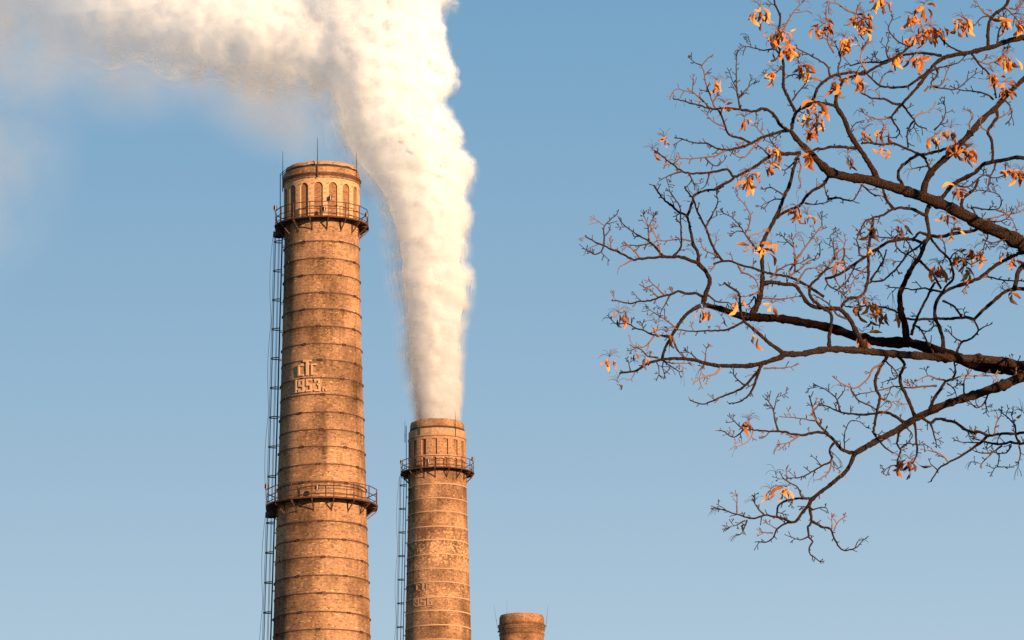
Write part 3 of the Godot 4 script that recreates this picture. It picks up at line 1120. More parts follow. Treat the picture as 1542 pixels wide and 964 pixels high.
# A winged seed, hanging down from its stalk: a thick nut, then a thin wing with a slight twist.
func seed_shape(long: float, wide: float, curl: float) -> Shape:
	var s := Shape.new()
	s.tube(PackedVector3Array([Vector3.ZERO, Vector3(0, -long * 0.2, 0)]), PackedFloat32Array([0.0012, 0.0012]), 4)
	var rows := 6
	for face_ in [1.0, -1.0]:
		var first := s.v.size()
		for k in rows + 1:
			var t := k / float(rows)
			var y := -long * (0.16 + 0.84 * t)
			var w := wide * 0.5 * pow(sin(PI * clampf(0.10 + t * 0.84, 0, 1)), 0.55) * (1.0 + 0.2 * sin(t * 11.0 + long * 900.0))
			var tw := curl * t
			var x := Vector3(cos(tw), 0, sin(tw))
			var nrm := Vector3(-sin(tw), 0, cos(tw))
			var c := Vector3(curl * 0.009 * t * t, y + absf(curl) * 0.006 * t * t, 0.008 * sin(t * 3.5) * curl)
			var thick := lerpf(0.0022, 0.0006, minf(1.0, t * 2.2))
			s.add(c - x * w + nrm * face_ * 0.0003, (nrm * face_ - x * 0.4).normalized())
			s.add(c + nrm * face_ * thick, nrm * face_)
			s.add(c + x * w + nrm * face_ * 0.0003, (nrm * face_ + x * 0.4).normalized())
		for k in rows:
			for e in 2:
				var a := first + k * 3 + e
				s.face(a, a + 1, a + 4)
				s.face(a, a + 4, a + 3)
	return s


# A bunch of withered seeds about a pixel: how many, how far they spread, and how dark they are (0 bright ochre to 1 brown).
func bunch(x: float, y: float, count: int, spread: float, dark: float) -> void:
	var z := depth_near(Vector2(x, y)) - 0.02
	var o := Node3D.new()
	o.name = "seed_bunch"
	o.position = at(x, y, TREE_AWAY + z) - tree_root.position
	tree_root.add_child(o, true)
	var rest := {}
	count = int(count * (2.1 if y < 300.0 and x > 1110.0 else 1.5 if x > 1200.0 else 1.1))
	for k in count:
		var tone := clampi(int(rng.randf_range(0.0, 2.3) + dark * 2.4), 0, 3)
		var kind := rng.randi_range(0, 2)
		var lean := rng.randfn(0.0, 0.42)
		if rng.randf() < 0.16:
			lean = rng.randf_range(-1.7, 1.7)
		var turn := Basis(lens.z, lean) * Basis(Vector3.RIGHT, rng.randf_range(-0.6, 0.6)) * Basis(Vector3.UP, rng.randf() * TAU)
		var off := Vector3(rng.randfn(0.0, 0.5) * spread, rng.randf_range(0.15, 1.0) * spread, rng.randfn(0.0, 0.35) * spread) * DOT
		var place := Transform3D(turn.scaled(Vector3.ONE * rng.randf_range(0.8, 1.25) * (1.0 if x > 1110.0 else 0.85)), off)
		if k < 4 and keys_left > 0:
			keys_left -= 1
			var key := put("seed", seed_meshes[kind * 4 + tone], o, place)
		else:
			if not rest.has(tone):
				rest[tone] = SurfaceTool.new()
				rest[tone].begin(Mesh.PRIMITIVE_TRIANGLES)
			rest[tone].append_from(seed_meshes[kind * 4 + tone], 0, place)
	for tone in rest:
		var m: ArrayMesh = rest[tone].commit()
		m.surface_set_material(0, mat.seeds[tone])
		put("seeds", m, o).set_meta("kind", "stuff")
	var st := Shape.new()
	for k in mini(3, count):
		hairs(st, Vector3(0, spread * 0.8 * DOT, 0), Vector3.UP)
	put("stalks", st.mesh(mat.twig), o).set_meta("kind", "stuff")


func tree() -> void:
	rng.seed = 77
	var foot := at(2060, 700, TREE_AWAY + 0.3)
	foot.y = 0.0
	tree_root = thing("bare_tree", "bare tree at the right with dark crooked branches and bunches of dry orange seeds", "tree", foot)
	for long_wide in [[0.066, 0.0155, 0.9], [0.084, 0.0175, -1.5], [0.054, 0.0165, 2.0]]:
		var sh := seed_shape(long_wide[0], long_wide[1], long_wide[2])
		for tone in 4:
			seed_meshes.append(sh.mesh(mat.seeds[tone]))
	var t := Shape.new()
	var line := PackedVector3Array()
	var rad := PackedFloat32Array()
	for k in 30:
		var y := 9.6 * k / 29.0
		line.append(Vector3(0.10 * sin(y * 0.9) + 0.04 * sin(y * 2.3), y - 0.05, 0.08 * sin(y * 0.7 + 1.0)))
		rad.append(lerpf(0.21, 0.03, k / 29.0) + 0.14 * exp(-y * 2.4))
	t.tube(line, rad, 16)
	put("trunk", t.mesh(mat.bark), tree_root)
	limbs()
	left_branches()
	middle_branches()
	upper_branches()
	lower_branches()
	seeds()
	crown()


# The rest of the crown, outside the photograph to the right and towards the camera: its boughs shade the branches in view.
func crown() -> void:
	rng.seed = 303
	var wood := Shape.new()
	var dry: Array = []
	for k in 4:
		var st := SurfaceTool.new()
		st.begin(Mesh.PRIMITIVE_TRIANGLES)
		dry.append(st)
	for k in 19:
		var y := rng.randf_range(4.2, 9.0)
		var a := rng.randf_range(-0.9, 1.9)                    # 0 towards the camera, positive to the right
		var dir := (facing(a) + Vector3.UP * rng.randf_range(0.05, 0.9)).normalized()
		bough(wood, dry, Vector3(0.1 * sin(y * 0.9), y, 0), dir, rng.randf_range(1.6, 3.2), 0.045, 0)
	put("crown_boughs", wood.mesh(mat.bark), tree_root).set_meta("kind", "stuff")
	for k in 4:
		var m: ArrayMesh = dry[k].commit()
		m.surface_set_material(0, mat.seeds[k])
		put("crown_seeds", m, tree_root).set_meta("kind", "stuff")


func bough(wood: Shape, dry: Array, from: Vector3, dir: Vector3, long: float, thick: float, generation: int) -> void:
	var p := from
	var line := PackedVector3Array([p])
	var rad := PackedFloat32Array([thick])
	var n := maxi(3, int(long / 0.16))
	for k in n:
		dir = (dir + Vector3(rng.randf_range(-0.25, 0.25), rng.randf_range(-0.2, 0.24), rng.randf_range(-0.25, 0.25))).normalized()
		p += dir * long / n
		var world := p + tree_root.position
		var seen := lens.inverse() * (world - EYE)
		if 771.0 + FOCAL * seen.x / -seen.z < 1575.0:       # the crown's left side is the traced branches
			break
		line.append(p)
		rad.append(lerpf(thick, thick * 0.3, (k + 1.0) / n))
		if generation < 3 and rng.randf() < 0.62:
			var side := dir.cross(Vector3(rng.randf_range(-1, 1), rng.randf_range(-1, 1), rng.randf_range(-1, 1))).normalized()
			bough(wood, dry, p, (dir * 0.7 + side).normalized(), long * rng.randf_range(0.25, 0.5), thick * 0.5, generation + 1)
	if line.size() < 2:
		return
	wood.tube(line, rad, 4)
	if generation > 0 and rng.randf() < 0.3:
		for k in 6:
			dry[rng.randi_range(0, 3)].append_from(seed_meshes[rng.randi_range(0, 2) * 4], 0, Transform3D(Basis.from_euler(Vector3(rng.randf_range(-0.6, 0.6), rng.randf() * TAU, rng.randf_range(-0.6, 0.6))), line[-1] + Vector3(rng.randfn(0, 0.02), rng.randfn(0, 0.02), rng.randfn(0, 0.02))))


func limbs() -> void:
	# the upper limb
	b(26, 20, [2062, 690, 1960, 610, 1840, 530, 1700, 440, 1610, 400, 1542, 370], 0, 0.3, -0.15)
	b(19.5, 12, [1542, 370, 1511, 352, 1478, 339, 1456, 326, 1424, 310, 1391, 297, 1358, 286, 1332, 278, 1308, 271, 1273, 266, 1248, 259], 0, NAN, -0.1)
	b(12, 6.5, [1248, 259, 1222, 232, 1202, 212, 1190, 196], 0)
	# the dark limb, its shade put into the bark colour
	b(30, 16.5, [2062, 800, 1960, 720, 1840, 650, 1700, 592, 1610, 566, 1530, 556], 0, 0.3, -0.2)
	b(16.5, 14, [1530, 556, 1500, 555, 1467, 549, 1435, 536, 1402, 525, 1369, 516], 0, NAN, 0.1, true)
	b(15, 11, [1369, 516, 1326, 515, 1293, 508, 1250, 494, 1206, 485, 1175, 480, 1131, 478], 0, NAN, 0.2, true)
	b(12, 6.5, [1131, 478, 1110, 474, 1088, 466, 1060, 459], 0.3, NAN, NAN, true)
	# the brown limb in front of it
	b(15, 11.5, [1640, 566, 1580, 555, 1542, 551, 1489, 542, 1424, 539], 0, NAN, -0.8)
	b(11.5, 8, [1424, 539, 1358, 534, 1304, 529, 1250, 526, 1206, 533, 1181, 533], 0, NAN, -0.3)
	b(7.5, 2.0, [1181, 533, 1175, 538, 1149, 547, 1127, 551, 1105, 551, 1083, 551, 1062, 547, 1044, 542, 1020, 540, 1001, 541, 977, 547, 957, 559, 948, 560, 933, 562])
	# the low limb
	b(16, 13, [1690, 588, 1620, 575, 1580, 566, 1541, 569, 1511, 580], 0, NAN, -0.7)
	b(13, 7.5, [1511, 580, 1467, 595, 1424, 609, 1398, 621, 1376, 632, 1356, 645, 1333, 657, 1306, 672, 1286, 684], 0.25, NAN, -0.2)
	b(6, 4.5, [1286, 684, 1280, 700, 1272, 712, 1253, 728, 1237, 740, 1223, 752], 0.6)
	# the high limbs at the right edge
	b(15, 8, [2062, 430, 1940, 260, 1800, 150, 1680, 90, 1600, 66, 1542, 56], 0, 0.3, -0.15)
	b(8, 5.5, [1542, 56, 1517, 62, 1497, 70, 1477, 75, 1456, 80, 1436, 83, 1421, 87], 0.5)
	b(5.5, 3.2, [1421, 87, 1407, 97, 1395, 113, 1384, 128, 1372, 142, 1357, 158], 0.5)
	b(9.5, 8.5, [1391, 297, 1393, 278, 1404, 257, 1421, 241, 1442, 221, 1462, 200], 0, NAN, -0.3)
	b(8.5, 5, [1462, 200, 1482, 177, 1500, 162, 1514, 145, 1529, 131, 1542, 119, 1590, 78, 1640, 40], 0.4)
	b(6, 5, [1415, 303, 1424, 291, 1436, 277, 1453, 268, 1468, 260, 1480, 248, 1494, 244, 1511, 241, 1529, 237, 1542, 238, 1600, 240], 0.5)
	# behind the frame's right edge
	b(16, 3, [2062, 600, 2180, 430, 2260, 250, 2380, 90, 2420, -60])
	b(18, 3, [2062, 760, 2200, 660, 2330, 620, 2500, 520])
	b(12, 2.5, [1840, 530, 1800, 430, 1720, 330, 1690, 220, 1640, 150])
	b(10, 2.5, [1840, 650, 1760, 690, 1690, 740, 1600, 830])


func left_branches() -> void:
	b(7, 5.5, [1059, 458, 1063, 441, 1069, 424, 1063, 409, 1052, 397], 0.3)
	b(5, 1.4, [1052, 397, 1040, 392, 1022, 387, 1001, 387, 979, 388, 964, 390, 953, 391, 938, 383, 924, 377, 909, 370, 892, 362, 881, 355])
	b(4.6, 1.8, [1052, 397, 1051, 382, 1044, 367, 1041, 352, 1038, 337, 1034, 326, 1022, 319, 1009, 308, 996, 297, 988, 284, 985, 280])
	b(3.6, 2.2, [1035, 325, 1042, 306, 1044, 297, 1051, 291, 1066, 286, 1079, 285, 1090, 280])
	b(2.1, 1, [909, 370, 910, 356, 909, 343, 916, 334, 929, 322])
	b(2, 1, [909, 371, 905, 379, 896, 383, 880, 375])
	b(1.3, 0.8, [909, 339, 896, 330])
	b(1.8, 0.6, [953, 391, 942, 397, 933, 402, 930, 413], 0)
	b(2.9, 1, [999, 386, 988, 374, 979, 365, 964, 356, 951, 348, 942, 341, 935, 334])
	b(1.9, 0.9, [979, 365, 977, 352, 975, 337, 969, 324])
	b(1.3, 0.8, [977, 341, 984, 326])
	b(1.8, 0.9, [980, 366, 964, 370, 951, 369, 940, 370])
	b(2, 1, [964, 389, 955, 378, 946, 369])
	b(2.6, 1, [1014, 386, 1025, 374, 1026, 356, 1025, 334, 1024, 313, 1018, 302, 1009, 289])
	b(1.8, 0.8, [1040, 363, 1027, 360, 1014, 361, 1001, 363, 990, 362])
	b(1.8, 0.8, [996, 384, 994, 376, 990, 361, 981, 343])
	b(3.2, 2.2, [1241, 447, 1224, 436, 1206, 425, 1188, 417, 1164, 413, 1149, 409, 1131, 403, 1116, 399, 1101, 394, 1088, 393, 1075, 398])
	b(3, 1.8, [1088, 393, 1084, 388, 1076, 376, 1068, 358, 1063, 343, 1055, 328, 1049, 315, 1044, 300, 1033, 286, 1031, 281])
	b(2.1, 1.1, [1063, 341, 1075, 319, 1081, 304, 1079, 293, 1079, 286])
	b(2, 0.9, [1084, 387, 1071, 381, 1060, 376, 1056, 365])
	b(6, 3, [1055, 460, 1044, 466, 1033, 474, 1022, 488, 1012, 505, 1003, 521, 999, 531, 997, 541])
	b(2.4, 1.5, [1012, 507, 1020, 527, 1031, 538, 1036, 543])
	b(1.8, 0.8, [1020, 496, 1001, 481, 988, 473, 976, 465])
	b(1.1, 0.7, [1001, 481, 1001, 468])
	b(2.5, 1, [1010, 507, 990, 505, 979, 503, 972, 499, 957, 494, 944, 487, 929, 488, 920, 481])
	b(1.9, 0.8, [985, 506, 977, 516, 968, 523, 957, 522, 949, 514])
	b(2.1, 0.9, [991, 539, 975, 536, 966, 527, 955, 523])
	b(1.8, 0.8, [996, 542, 1012, 547, 1035, 547])
	b(1.8, 0.8, [999, 543, 1009, 551, 1022, 559])
	b(1.5, 0.8, [988, 544, 992, 554, 992, 565])
	b(1.5, 0.8, [1000, 543, 998, 552, 1001, 564])
	b(1.5, 0.8, [950, 560, 947, 547])
	b(1.6, 0.8, [957, 560, 951, 571])
	b(1.3, 0.7, [934, 562, 930, 571], 0)
	b(3.6, 1.2, [1060, 449, 1049, 442, 1031, 442, 1022, 439, 1009, 444, 992, 448, 979, 453, 964, 454, 948, 457, 933, 454, 921, 452])
	b(2.1, 0.9, [1001, 445, 988, 432, 979, 424])
	b(1.8, 0.9, [992, 448, 979, 437, 970, 432])
	b(2, 0.8, [1009, 445, 1001, 459, 994, 472])
	b(1.2, 0.7, [966, 454, 958, 446])
	b(2.2, 1, [1065, 443, 1079, 454, 1097, 456, 1105, 463])
	b(4.2, 1.2, [1147, 548, 1142, 562, 1136, 579, 1131, 590, 1121, 601, 1110, 606, 1098, 608])
	b(3.2, 1.2, [1144, 556, 1131, 571, 1121, 582, 1107, 590, 1092, 595, 1077, 602, 1062, 608, 1049, 607, 1039, 603])
	b(1.9, 0.9, [1121, 580, 1110, 571, 1104, 562, 1106, 553])
	b(2, 0.9, [1150, 555, 1164, 554, 1179, 554, 1194, 552])
	b(2.4, 1, [1086, 552, 1079, 562, 1066, 566, 1057, 569, 1047, 575])
	b(1.8, 0.8, [1062, 546, 1063, 531, 1064, 525])
	b(1.8, 0.8, [1051, 543, 1042, 534, 1035, 529])
	b(1.4, 0.7, [1060, 549, 1056, 560, 1053, 572])


func middle_branches() -> void:
	# the upright branch from the dark limb, and what leaves it
	b(10, 6.5, [1131, 475, 1142, 456, 1146, 437, 1148, 425], 0.3)
	b(6.5, 4, [1148, 425, 1148, 398, 1147, 382, 1146, 371, 1153, 356, 1163, 337, 1173, 317, 1182, 293, 1189, 279, 1194, 258, 1200, 238], 0.7)
	b(8, 5.5, [1306, 528, 1300, 520, 1289, 499, 1280, 481, 1265, 465], 0.3, NAN, -0.3)
	b(5.5, 4, [1265, 465, 1239, 464, 1219, 459, 1206, 441, 1197, 430, 1179, 428, 1162, 425], 0.6)
	b(6.5, 5, [1148, 428, 1162, 425, 1174, 427], 0.3)
	b(6, 2, [1180, 533, 1173, 527, 1160, 518, 1149, 508, 1136, 497, 1121, 484, 1115, 468, 1114, 453, 1112, 441, 1099, 432, 1090, 426])
	b(2.6, 1.1, [1120, 484, 1110, 490, 1092, 497, 1066, 498, 1044, 499, 1020, 496])
	b(5, 3, [1250, 526, 1248, 510, 1251, 492, 1251, 473, 1239, 464, 1224, 452], 0.7)
	b(4, 2, [1238, 463, 1221, 448, 1220, 432, 1234, 417, 1247, 402, 1260, 382], 1.2)
	b(2.4, 1, [1247, 402, 1260, 382, 1271, 372, 1273, 360], 1.3)
	b(2, 1, [1271, 374, 1271, 387, 1262, 398, 1250, 404, 1236, 412], 1.2)
	b(2.2, 1, [1188, 417, 1206, 404, 1219, 393, 1234, 387, 1234, 367], 1.3)
	b(1.8, 0.9, [1258, 392, 1256, 380, 1254, 365, 1250, 356, 1258, 349], 1.3)
	b(2.4, 1.4, [1188, 410, 1197, 395, 1206, 382, 1221, 361, 1237, 341], 1.0)
	b(1.4, 0.8, [1238, 340, 1238, 324])
	b(2.2, 1, [1197, 411, 1197, 389, 1195, 367, 1192, 360])
	b(1.8, 0.9, [1195, 372, 1184, 362, 1178, 355])
	b(2.4, 1, [1147, 384, 1135, 370, 1122, 352, 1112, 338, 1102, 327, 1091, 322], 1.2)
	b(2, 0.9, [1122, 352, 1128, 340, 1130, 325, 1122, 309, 1111, 297])
	b(1.7, 0.8, [1120, 349, 1110, 348, 1104, 352])
	b(1.8, 0.9, [1126, 356, 1140, 352, 1152, 349])
	b(2, 0.9, [1182, 295, 1170, 288, 1160, 282, 1150, 285])
	b(1.7, 0.7, [1178, 300, 1168, 300, 1158, 304, 1145, 311])
	b(2.2, 1, [1160, 418, 1175, 405, 1190, 398, 1205, 396, 1216, 390], 1.3)
	b(2.2, 1, [1197, 430, 1207, 416, 1215, 405, 1230, 404], 1.3)
	b(2.4, 1, [1112, 400, 1118, 410, 1131, 415, 1140, 425, 1143, 440])
	b(2, 1, [1146, 440, 1135, 443, 1122, 447, 1113, 446])
	b(2, 0.9, [1138, 460, 1137, 447, 1128, 458, 1116, 460])
	b(2, 0.9, [1140, 448, 1160, 450, 1180, 450, 1204, 446], 1.2)
	b(2.4, 1.2, [1279, 481, 1262, 475, 1252, 462, 1240, 452, 1226, 444], 1.2)
	# the net of fine branches under the upper limb
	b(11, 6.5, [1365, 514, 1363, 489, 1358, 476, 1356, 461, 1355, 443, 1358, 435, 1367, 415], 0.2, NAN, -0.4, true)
	b(6.8, 4.5, [1367, 415, 1374, 402, 1385, 387, 1391, 371, 1399, 356, 1398, 343, 1395, 326, 1398, 310], 0.5)
	b(4.6, 1.4, [1395, 326, 1378, 317, 1361, 313, 1345, 315, 1330, 324, 1315, 328, 1302, 334, 1295, 348, 1290, 354])
	b(3.5, 2.6, [1345, 314, 1337, 304, 1332, 293, 1330, 280])
	b(3.2, 3, [1267, 462, 1278, 450, 1293, 448, 1303, 437, 1307, 420, 1308, 395, 1308, 376, 1311, 356, 1313, 343, 1315, 329], 0.9)
	b(3.6, 1, [1398, 355, 1385, 350, 1378, 358, 1367, 361, 1356, 358, 1330, 358, 1317, 354])
	b(4.2, 4, [1400, 355, 1415, 356, 1433, 353, 1446, 350, 1467, 347, 1480, 341], 0.6)
	b(2.5, 1.8, [1393, 361, 1380, 374, 1367, 382, 1354, 400, 1341, 413, 1328, 423, 1311, 424], 0.7)
	b(3.6, 3, [1390, 366, 1370, 360, 1350, 362, 1335, 366, 1319, 376, 1302, 387, 1287, 398, 1271, 409, 1256, 416, 1243, 420], 1.1)
	b(2.3, 1.2, [1302, 387, 1295, 384, 1293, 371, 1290, 361, 1295, 352], 1.2)
	b(2.7, 1.5, [1311, 422, 1328, 396, 1335, 376], 1.0)
	b(2.6, 2.6, [1401, 358, 1415, 376, 1430, 391, 1435, 409, 1435, 420, 1424, 432, 1419, 441], 0.8)
	b(6, 4.3, [1420, 530, 1420, 512, 1415, 494, 1409, 481, 1408, 468, 1411, 453, 1420, 440], 0.5)
	b(3.2, 2.4, [1384, 392, 1398, 406, 1409, 420, 1417, 435], 0.8)
	b(2.6, 1.1, [1420, 440, 1402, 436, 1389, 434, 1374, 437, 1363, 434, 1339, 433])
	b(5.2, 3.8, [1600, 366, 1542, 380, 1528, 385, 1511, 393, 1491, 406, 1478, 417, 1457, 426, 1439, 432, 1421, 440], 0.6)
	b(2.2, 1.2, [1441, 430, 1463, 422, 1487, 417, 1511, 422, 1541, 423, 1570, 420])
	b(8, 6, [1580, 395, 1558, 392, 1542, 399, 1533, 411, 1531, 422, 1527, 435], 0.4)
	b(5.5, 4, [1580, 436, 1541, 435, 1524, 436, 1511, 441, 1496, 454, 1481, 467, 1467, 481], 0.4)
	b(4.2, 1.4, [1467, 481, 1454, 478, 1435, 480, 1413, 480, 1396, 481, 1376, 481, 1363, 479, 1350, 470, 1337, 464, 1319, 461, 1304, 461, 1287, 463, 1273, 461], 0.6)
	b(2.8, 1.8, [1440, 532, 1448, 516, 1463, 510, 1473, 497, 1467, 482], 0.5)
	b(1.8, 1, [1473, 498, 1481, 493, 1489, 490])
	b(2, 0.9, [1448, 515, 1437, 508, 1428, 498])
	b(2.5, 2, [1419, 453, 1435, 460, 1442, 468, 1448, 476])
	b(3.6, 2.4, [1372, 505, 1378, 486, 1387, 466, 1400, 440, 1408, 425], 0.6)
	b(2.5, 1.6, [1407, 534, 1398, 518, 1389, 501, 1384, 492])
	b(2, 0.9, [1378, 490, 1392, 499, 1402, 498, 1405, 493])
	b(2.4, 1, [1317, 355, 1308, 360, 1299, 358, 1290, 345], 1.2)
	b(2.3, 1, [1335, 366, 1345, 360, 1356, 353, 1363, 360, 1372, 372, 1378, 384], 1.3)
	b(2.2, 1, [1350, 362, 1349, 370, 1358, 380, 1370, 385, 1381, 391], 1.2)
	b(2.2, 1, [1320, 375, 1327, 384, 1331, 396], 1.2)
	b(2, 1, [1289, 396, 1283, 410, 1275, 424, 1262, 436], 1.3)
	b(2, 1, [1280, 402, 1293, 407, 1304, 411], 1.2)
	b(2, 1, [1243, 420, 1250, 432, 1266, 440, 1275, 450], 1.3)
	b(1.8, 0.9, [1256, 416, 1262, 428, 1270, 437], 1.3)
	b(2, 1, [1308, 400, 1298, 408, 1287, 420, 1280, 436], 1.3)
	b(2, 0.9, [1430, 391, 1436, 382, 1443, 377])
	b(2, 0.9, [1424, 388, 1423, 372, 1419, 360])
	b(2.4, 1, [1435, 400, 1450, 392, 1462, 398, 1474, 392], 1.2)
	b(2.2, 1, [1480, 342, 1488, 355, 1483, 366, 1480, 380], 1.1)
	b(2.2, 1.2, [1541, 355, 1520, 358, 1506, 363, 1494, 366, 1480, 360])
	b(2.2, 1, [1440, 325, 1462, 326, 1485, 330, 1511, 324, 1530, 321, 1542, 315])
	b(2, 1, [1470, 327, 1466, 316, 1464, 312, 1480, 315, 1500, 315, 1508, 308, 1506, 296, 1496, 290, 1482, 287, 1470, 286])
	b(4.4, 3, [1452, 322, 1448, 304, 1458, 292, 1468, 284, 1472, 272], 0.6)
	b(2, 1, [1500, 316, 1512, 320, 1524, 330, 1530, 345])
	b(2, 1, [1486, 332, 1500, 334, 1515, 330, 1524, 320])
	b(3.4, 3.6, [1168, 329, 1179, 321, 1192, 315, 1206, 308, 1215, 295, 1226, 286, 1240, 278, 1250, 262], 0.9)
	b(2, 1, [1212, 306, 1228, 308, 1247, 304])
	b(1.8, 0.9, [1248, 300, 1243, 289, 1242, 280])
	b(2.5, 1.2, [1246, 300, 1262, 298, 1273, 301, 1284, 302, 1293, 289, 1298, 278], 1.4)
	b(2.2, 1.2, [1299, 278, 1315, 293, 1328, 295, 1337, 302])


func upper_branches() -> void:
	b(4, 1.2, [1188, 196, 1170, 200, 1150, 206, 1133, 215, 1115, 222, 1098, 225, 1080, 224, 1063, 216, 1045, 215, 1028, 210, 1016, 207])
	b(4.6, 1.3, [1188, 198, 1173, 186, 1164, 171, 1150, 164, 1135, 168, 1115, 165, 1098, 163, 1074, 164, 1057, 160, 1040, 155, 1025, 151, 1014, 149])
	b(1.9, 0.9, [1069, 162, 1054, 148, 1043, 139, 1028, 136, 1018, 134, 1012, 142])
	b(1.6, 0.9, [1043, 139, 1044, 118])
	b(2.1, 1, [1077, 163, 1069, 142, 1063, 125, 1060, 107, 1057, 99, 1067, 87])
	b(1.4, 0.8, [1057, 99, 1046, 94, 1041, 90])
	b(2.3, 1, [1115, 165, 1111, 145, 1109, 125, 1109, 102, 1109, 84])
	b(1.5, 0.8, [1109, 133, 1103, 122, 1099, 110])
	b(1.7, 0.8, [1112, 148, 1124, 134, 1135, 125])
	b(2.6, 2, [1130, 215, 1115, 208, 1098, 203, 1092, 189, 1086, 174, 1080, 163], 0.7)
	b(1.8, 0.9, [1092, 191, 1075, 184, 1063, 171])
	b(5.2, 1.5, [1206, 230, 1185, 232, 1170, 232, 1156, 238, 1138, 250, 1124, 258, 1106, 266, 1095, 255, 1080, 258, 1066, 260, 1045, 261, 1028, 258, 1008, 244, 996, 234, 984, 226])
	b(3.2, 2.6, [1106, 266, 1098, 274, 1086, 279, 1076, 286], 0.6)
	b(2.1, 1.1, [1069, 260, 1063, 279])
	b(1.9, 1, [1037, 260, 1045, 276])
	b(1.9, 0.9, [1028, 258, 1011, 263, 995, 271])
	b(2.1, 1, [1095, 224, 1077, 235, 1057, 237, 1040, 239, 1024, 238])
	b(1.8, 0.8, [1062, 237, 1070, 246, 1080, 250, 1092, 240])
	b(2.2, 1, [1148, 208, 1135, 222, 1122, 236, 1112, 236, 1100, 228], 1.2)
	b(2.2, 1, [1160, 236, 1150, 226, 1140, 218], 1.2)
	b(1.8, 0.9, [1152, 206, 1143, 196, 1138, 189])
	b(2.2, 1, [1206, 231, 1195, 245, 1182, 256, 1170, 252, 1160, 245], 1.3)
	b(2.4, 1, [1200, 232, 1206, 250, 1203, 266, 1206, 278], 1.0)
	b(2.2, 1, [1180, 232, 1168, 222, 1160, 210, 1158, 200], 1.2)
	b(4.4, 3.4, [1192, 194, 1195, 180, 1202, 166, 1220, 157, 1231, 134, 1240, 123, 1256, 113], 0.7)
	b(3.4, 2.5, [1256, 113, 1270, 111, 1285, 109, 1300, 112, 1317, 102, 1337, 93, 1357, 81, 1372, 68, 1381, 61], 0.9)
	b(4.2, 1.8, [1197, 168, 1188, 148, 1180, 131, 1180, 104, 1178, 90, 1173, 70, 1172, 52, 1175, 26, 1167, 6, 1164, -8], 0.8)
	b(2, 1, [1175, 54, 1185, 35, 1196, 17, 1208, 4])
	b(2, 1, [1176, 84, 1166, 74, 1150, 76, 1135, 72, 1121, 70])
	b(1.8, 0.9, [1178, 100, 1168, 110, 1155, 112])
	b(2, 1, [1193, 152, 1203, 138, 1212, 128, 1216, 118], 1.2)
	b(2.4, 1.2, [1240, 123, 1226, 118, 1212, 117, 1196, 112, 1182, 118])
	b(2.4, 1.2, [1250, 116, 1246, 100, 1232, 90, 1214, 80, 1198, 72])
	b(2.2, 1, [1256, 80, 1246, 60, 1250, 40, 1244, 24])
	b(8, 6.2, [1322, 270, 1314, 255, 1300, 232, 1288, 215, 1279, 200, 1270, 177, 1259, 160], 0.3, NAN, -0.4)
	b(5, 2.6, [1259, 160, 1260, 142, 1265, 131, 1273, 119, 1285, 115, 1302, 107], 0.8)
	b(3.4, 3, [1258, 160, 1250, 158, 1237, 155, 1222, 154, 1206, 162], 0.8)
	b(4, 2.6, [1290, 224, 1273, 222, 1256, 221, 1240, 224, 1228, 225, 1216, 232], 0.8)
	b(3, 1, [1357, 158, 1343, 176, 1349, 189, 1355, 200, 1346, 208, 1334, 205])
	b(2.4, 1, [1343, 176, 1326, 180, 1311, 176, 1302, 171])
	b(3.4, 1.6, [1357, 158, 1343, 155, 1331, 149, 1314, 148, 1298, 140], 1.1)
	b(3.6, 1.8, [1400, 105, 1392, 112, 1381, 120, 1366, 130, 1352, 132, 1337, 131, 1323, 128, 1311, 116, 1300, 107], 1.0)
	b(2.5, 1.2, [1360, 159, 1369, 171, 1376, 180, 1381, 189, 1395, 194])
	b(2.3, 1.5, [1376, 182, 1368, 194, 1366, 209, 1368, 222])
	b(2, 0.9, [1377, 178, 1387, 171, 1398, 168, 1407, 160])
	b(2, 0.9, [1407, 196, 1418, 184, 1424, 170, 1422, 156])
	b(2.8, 2, [1395, 240, 1381, 231, 1363, 223, 1346, 216, 1329, 218, 1308, 215, 1297, 216], 0.9)
	b(3.4, 1.5, [1418, 84, 1398, 81, 1380, 80, 1357, 84, 1346, 87, 1326, 94, 1302, 94, 1280, 99], 1.0)
	b(2.5, 1.4, [1456, 82, 1430, 70, 1416, 57, 1410, 49])
	b(4.2, 3.6, [1488, 72, 1488, 46, 1493, 26, 1514, 10, 1520, -6], 0.7)
	b(2.4, 0.9, [1492, 26, 1480, 17, 1471, 3])
	b(2.2, 0.9, [1494, 25, 1480, 26, 1468, 38])
	b(2.2, 1, [1514, 11, 1529, 26, 1538, 41])
	b(2.2, 1, [1520, 12, 1532, 14, 1540, 4])
	b(2.4, 1, [1502, 66, 1504, 48, 1512, 30, 1510, 16])
	b(2.6, 1.8, [1463, 80, 1477, 99, 1488, 110, 1497, 131, 1500, 148], 0.9)
	b(2, 1, [1467, 88, 1485, 96, 1503, 90, 1517, 75])
	b(4.2, 3, [1500, 163, 1501, 177, 1488, 197, 1494, 215, 1495, 238, 1494, 244], 0.6)
	b(2.2, 1, [1489, 198, 1478, 192, 1476, 182])
	b(2, 1, [1501, 178, 1512, 174, 1520, 168])
	b(2, 1, [1462, 200, 1460, 186, 1466, 174, 1462, 168])
	b(2.4, 1, [1510, 148, 1520, 158, 1524, 172, 1520, 182])
	b(4, 3.2, [1362, 288, 1360, 280, 1353, 267, 1355, 254, 1366, 244, 1381, 234, 1395, 232, 1410, 228, 1424, 224, 1441, 218], 0.7)
	b(3, 2.2, [1402, 258, 1398, 250, 1390, 232], 0.6)
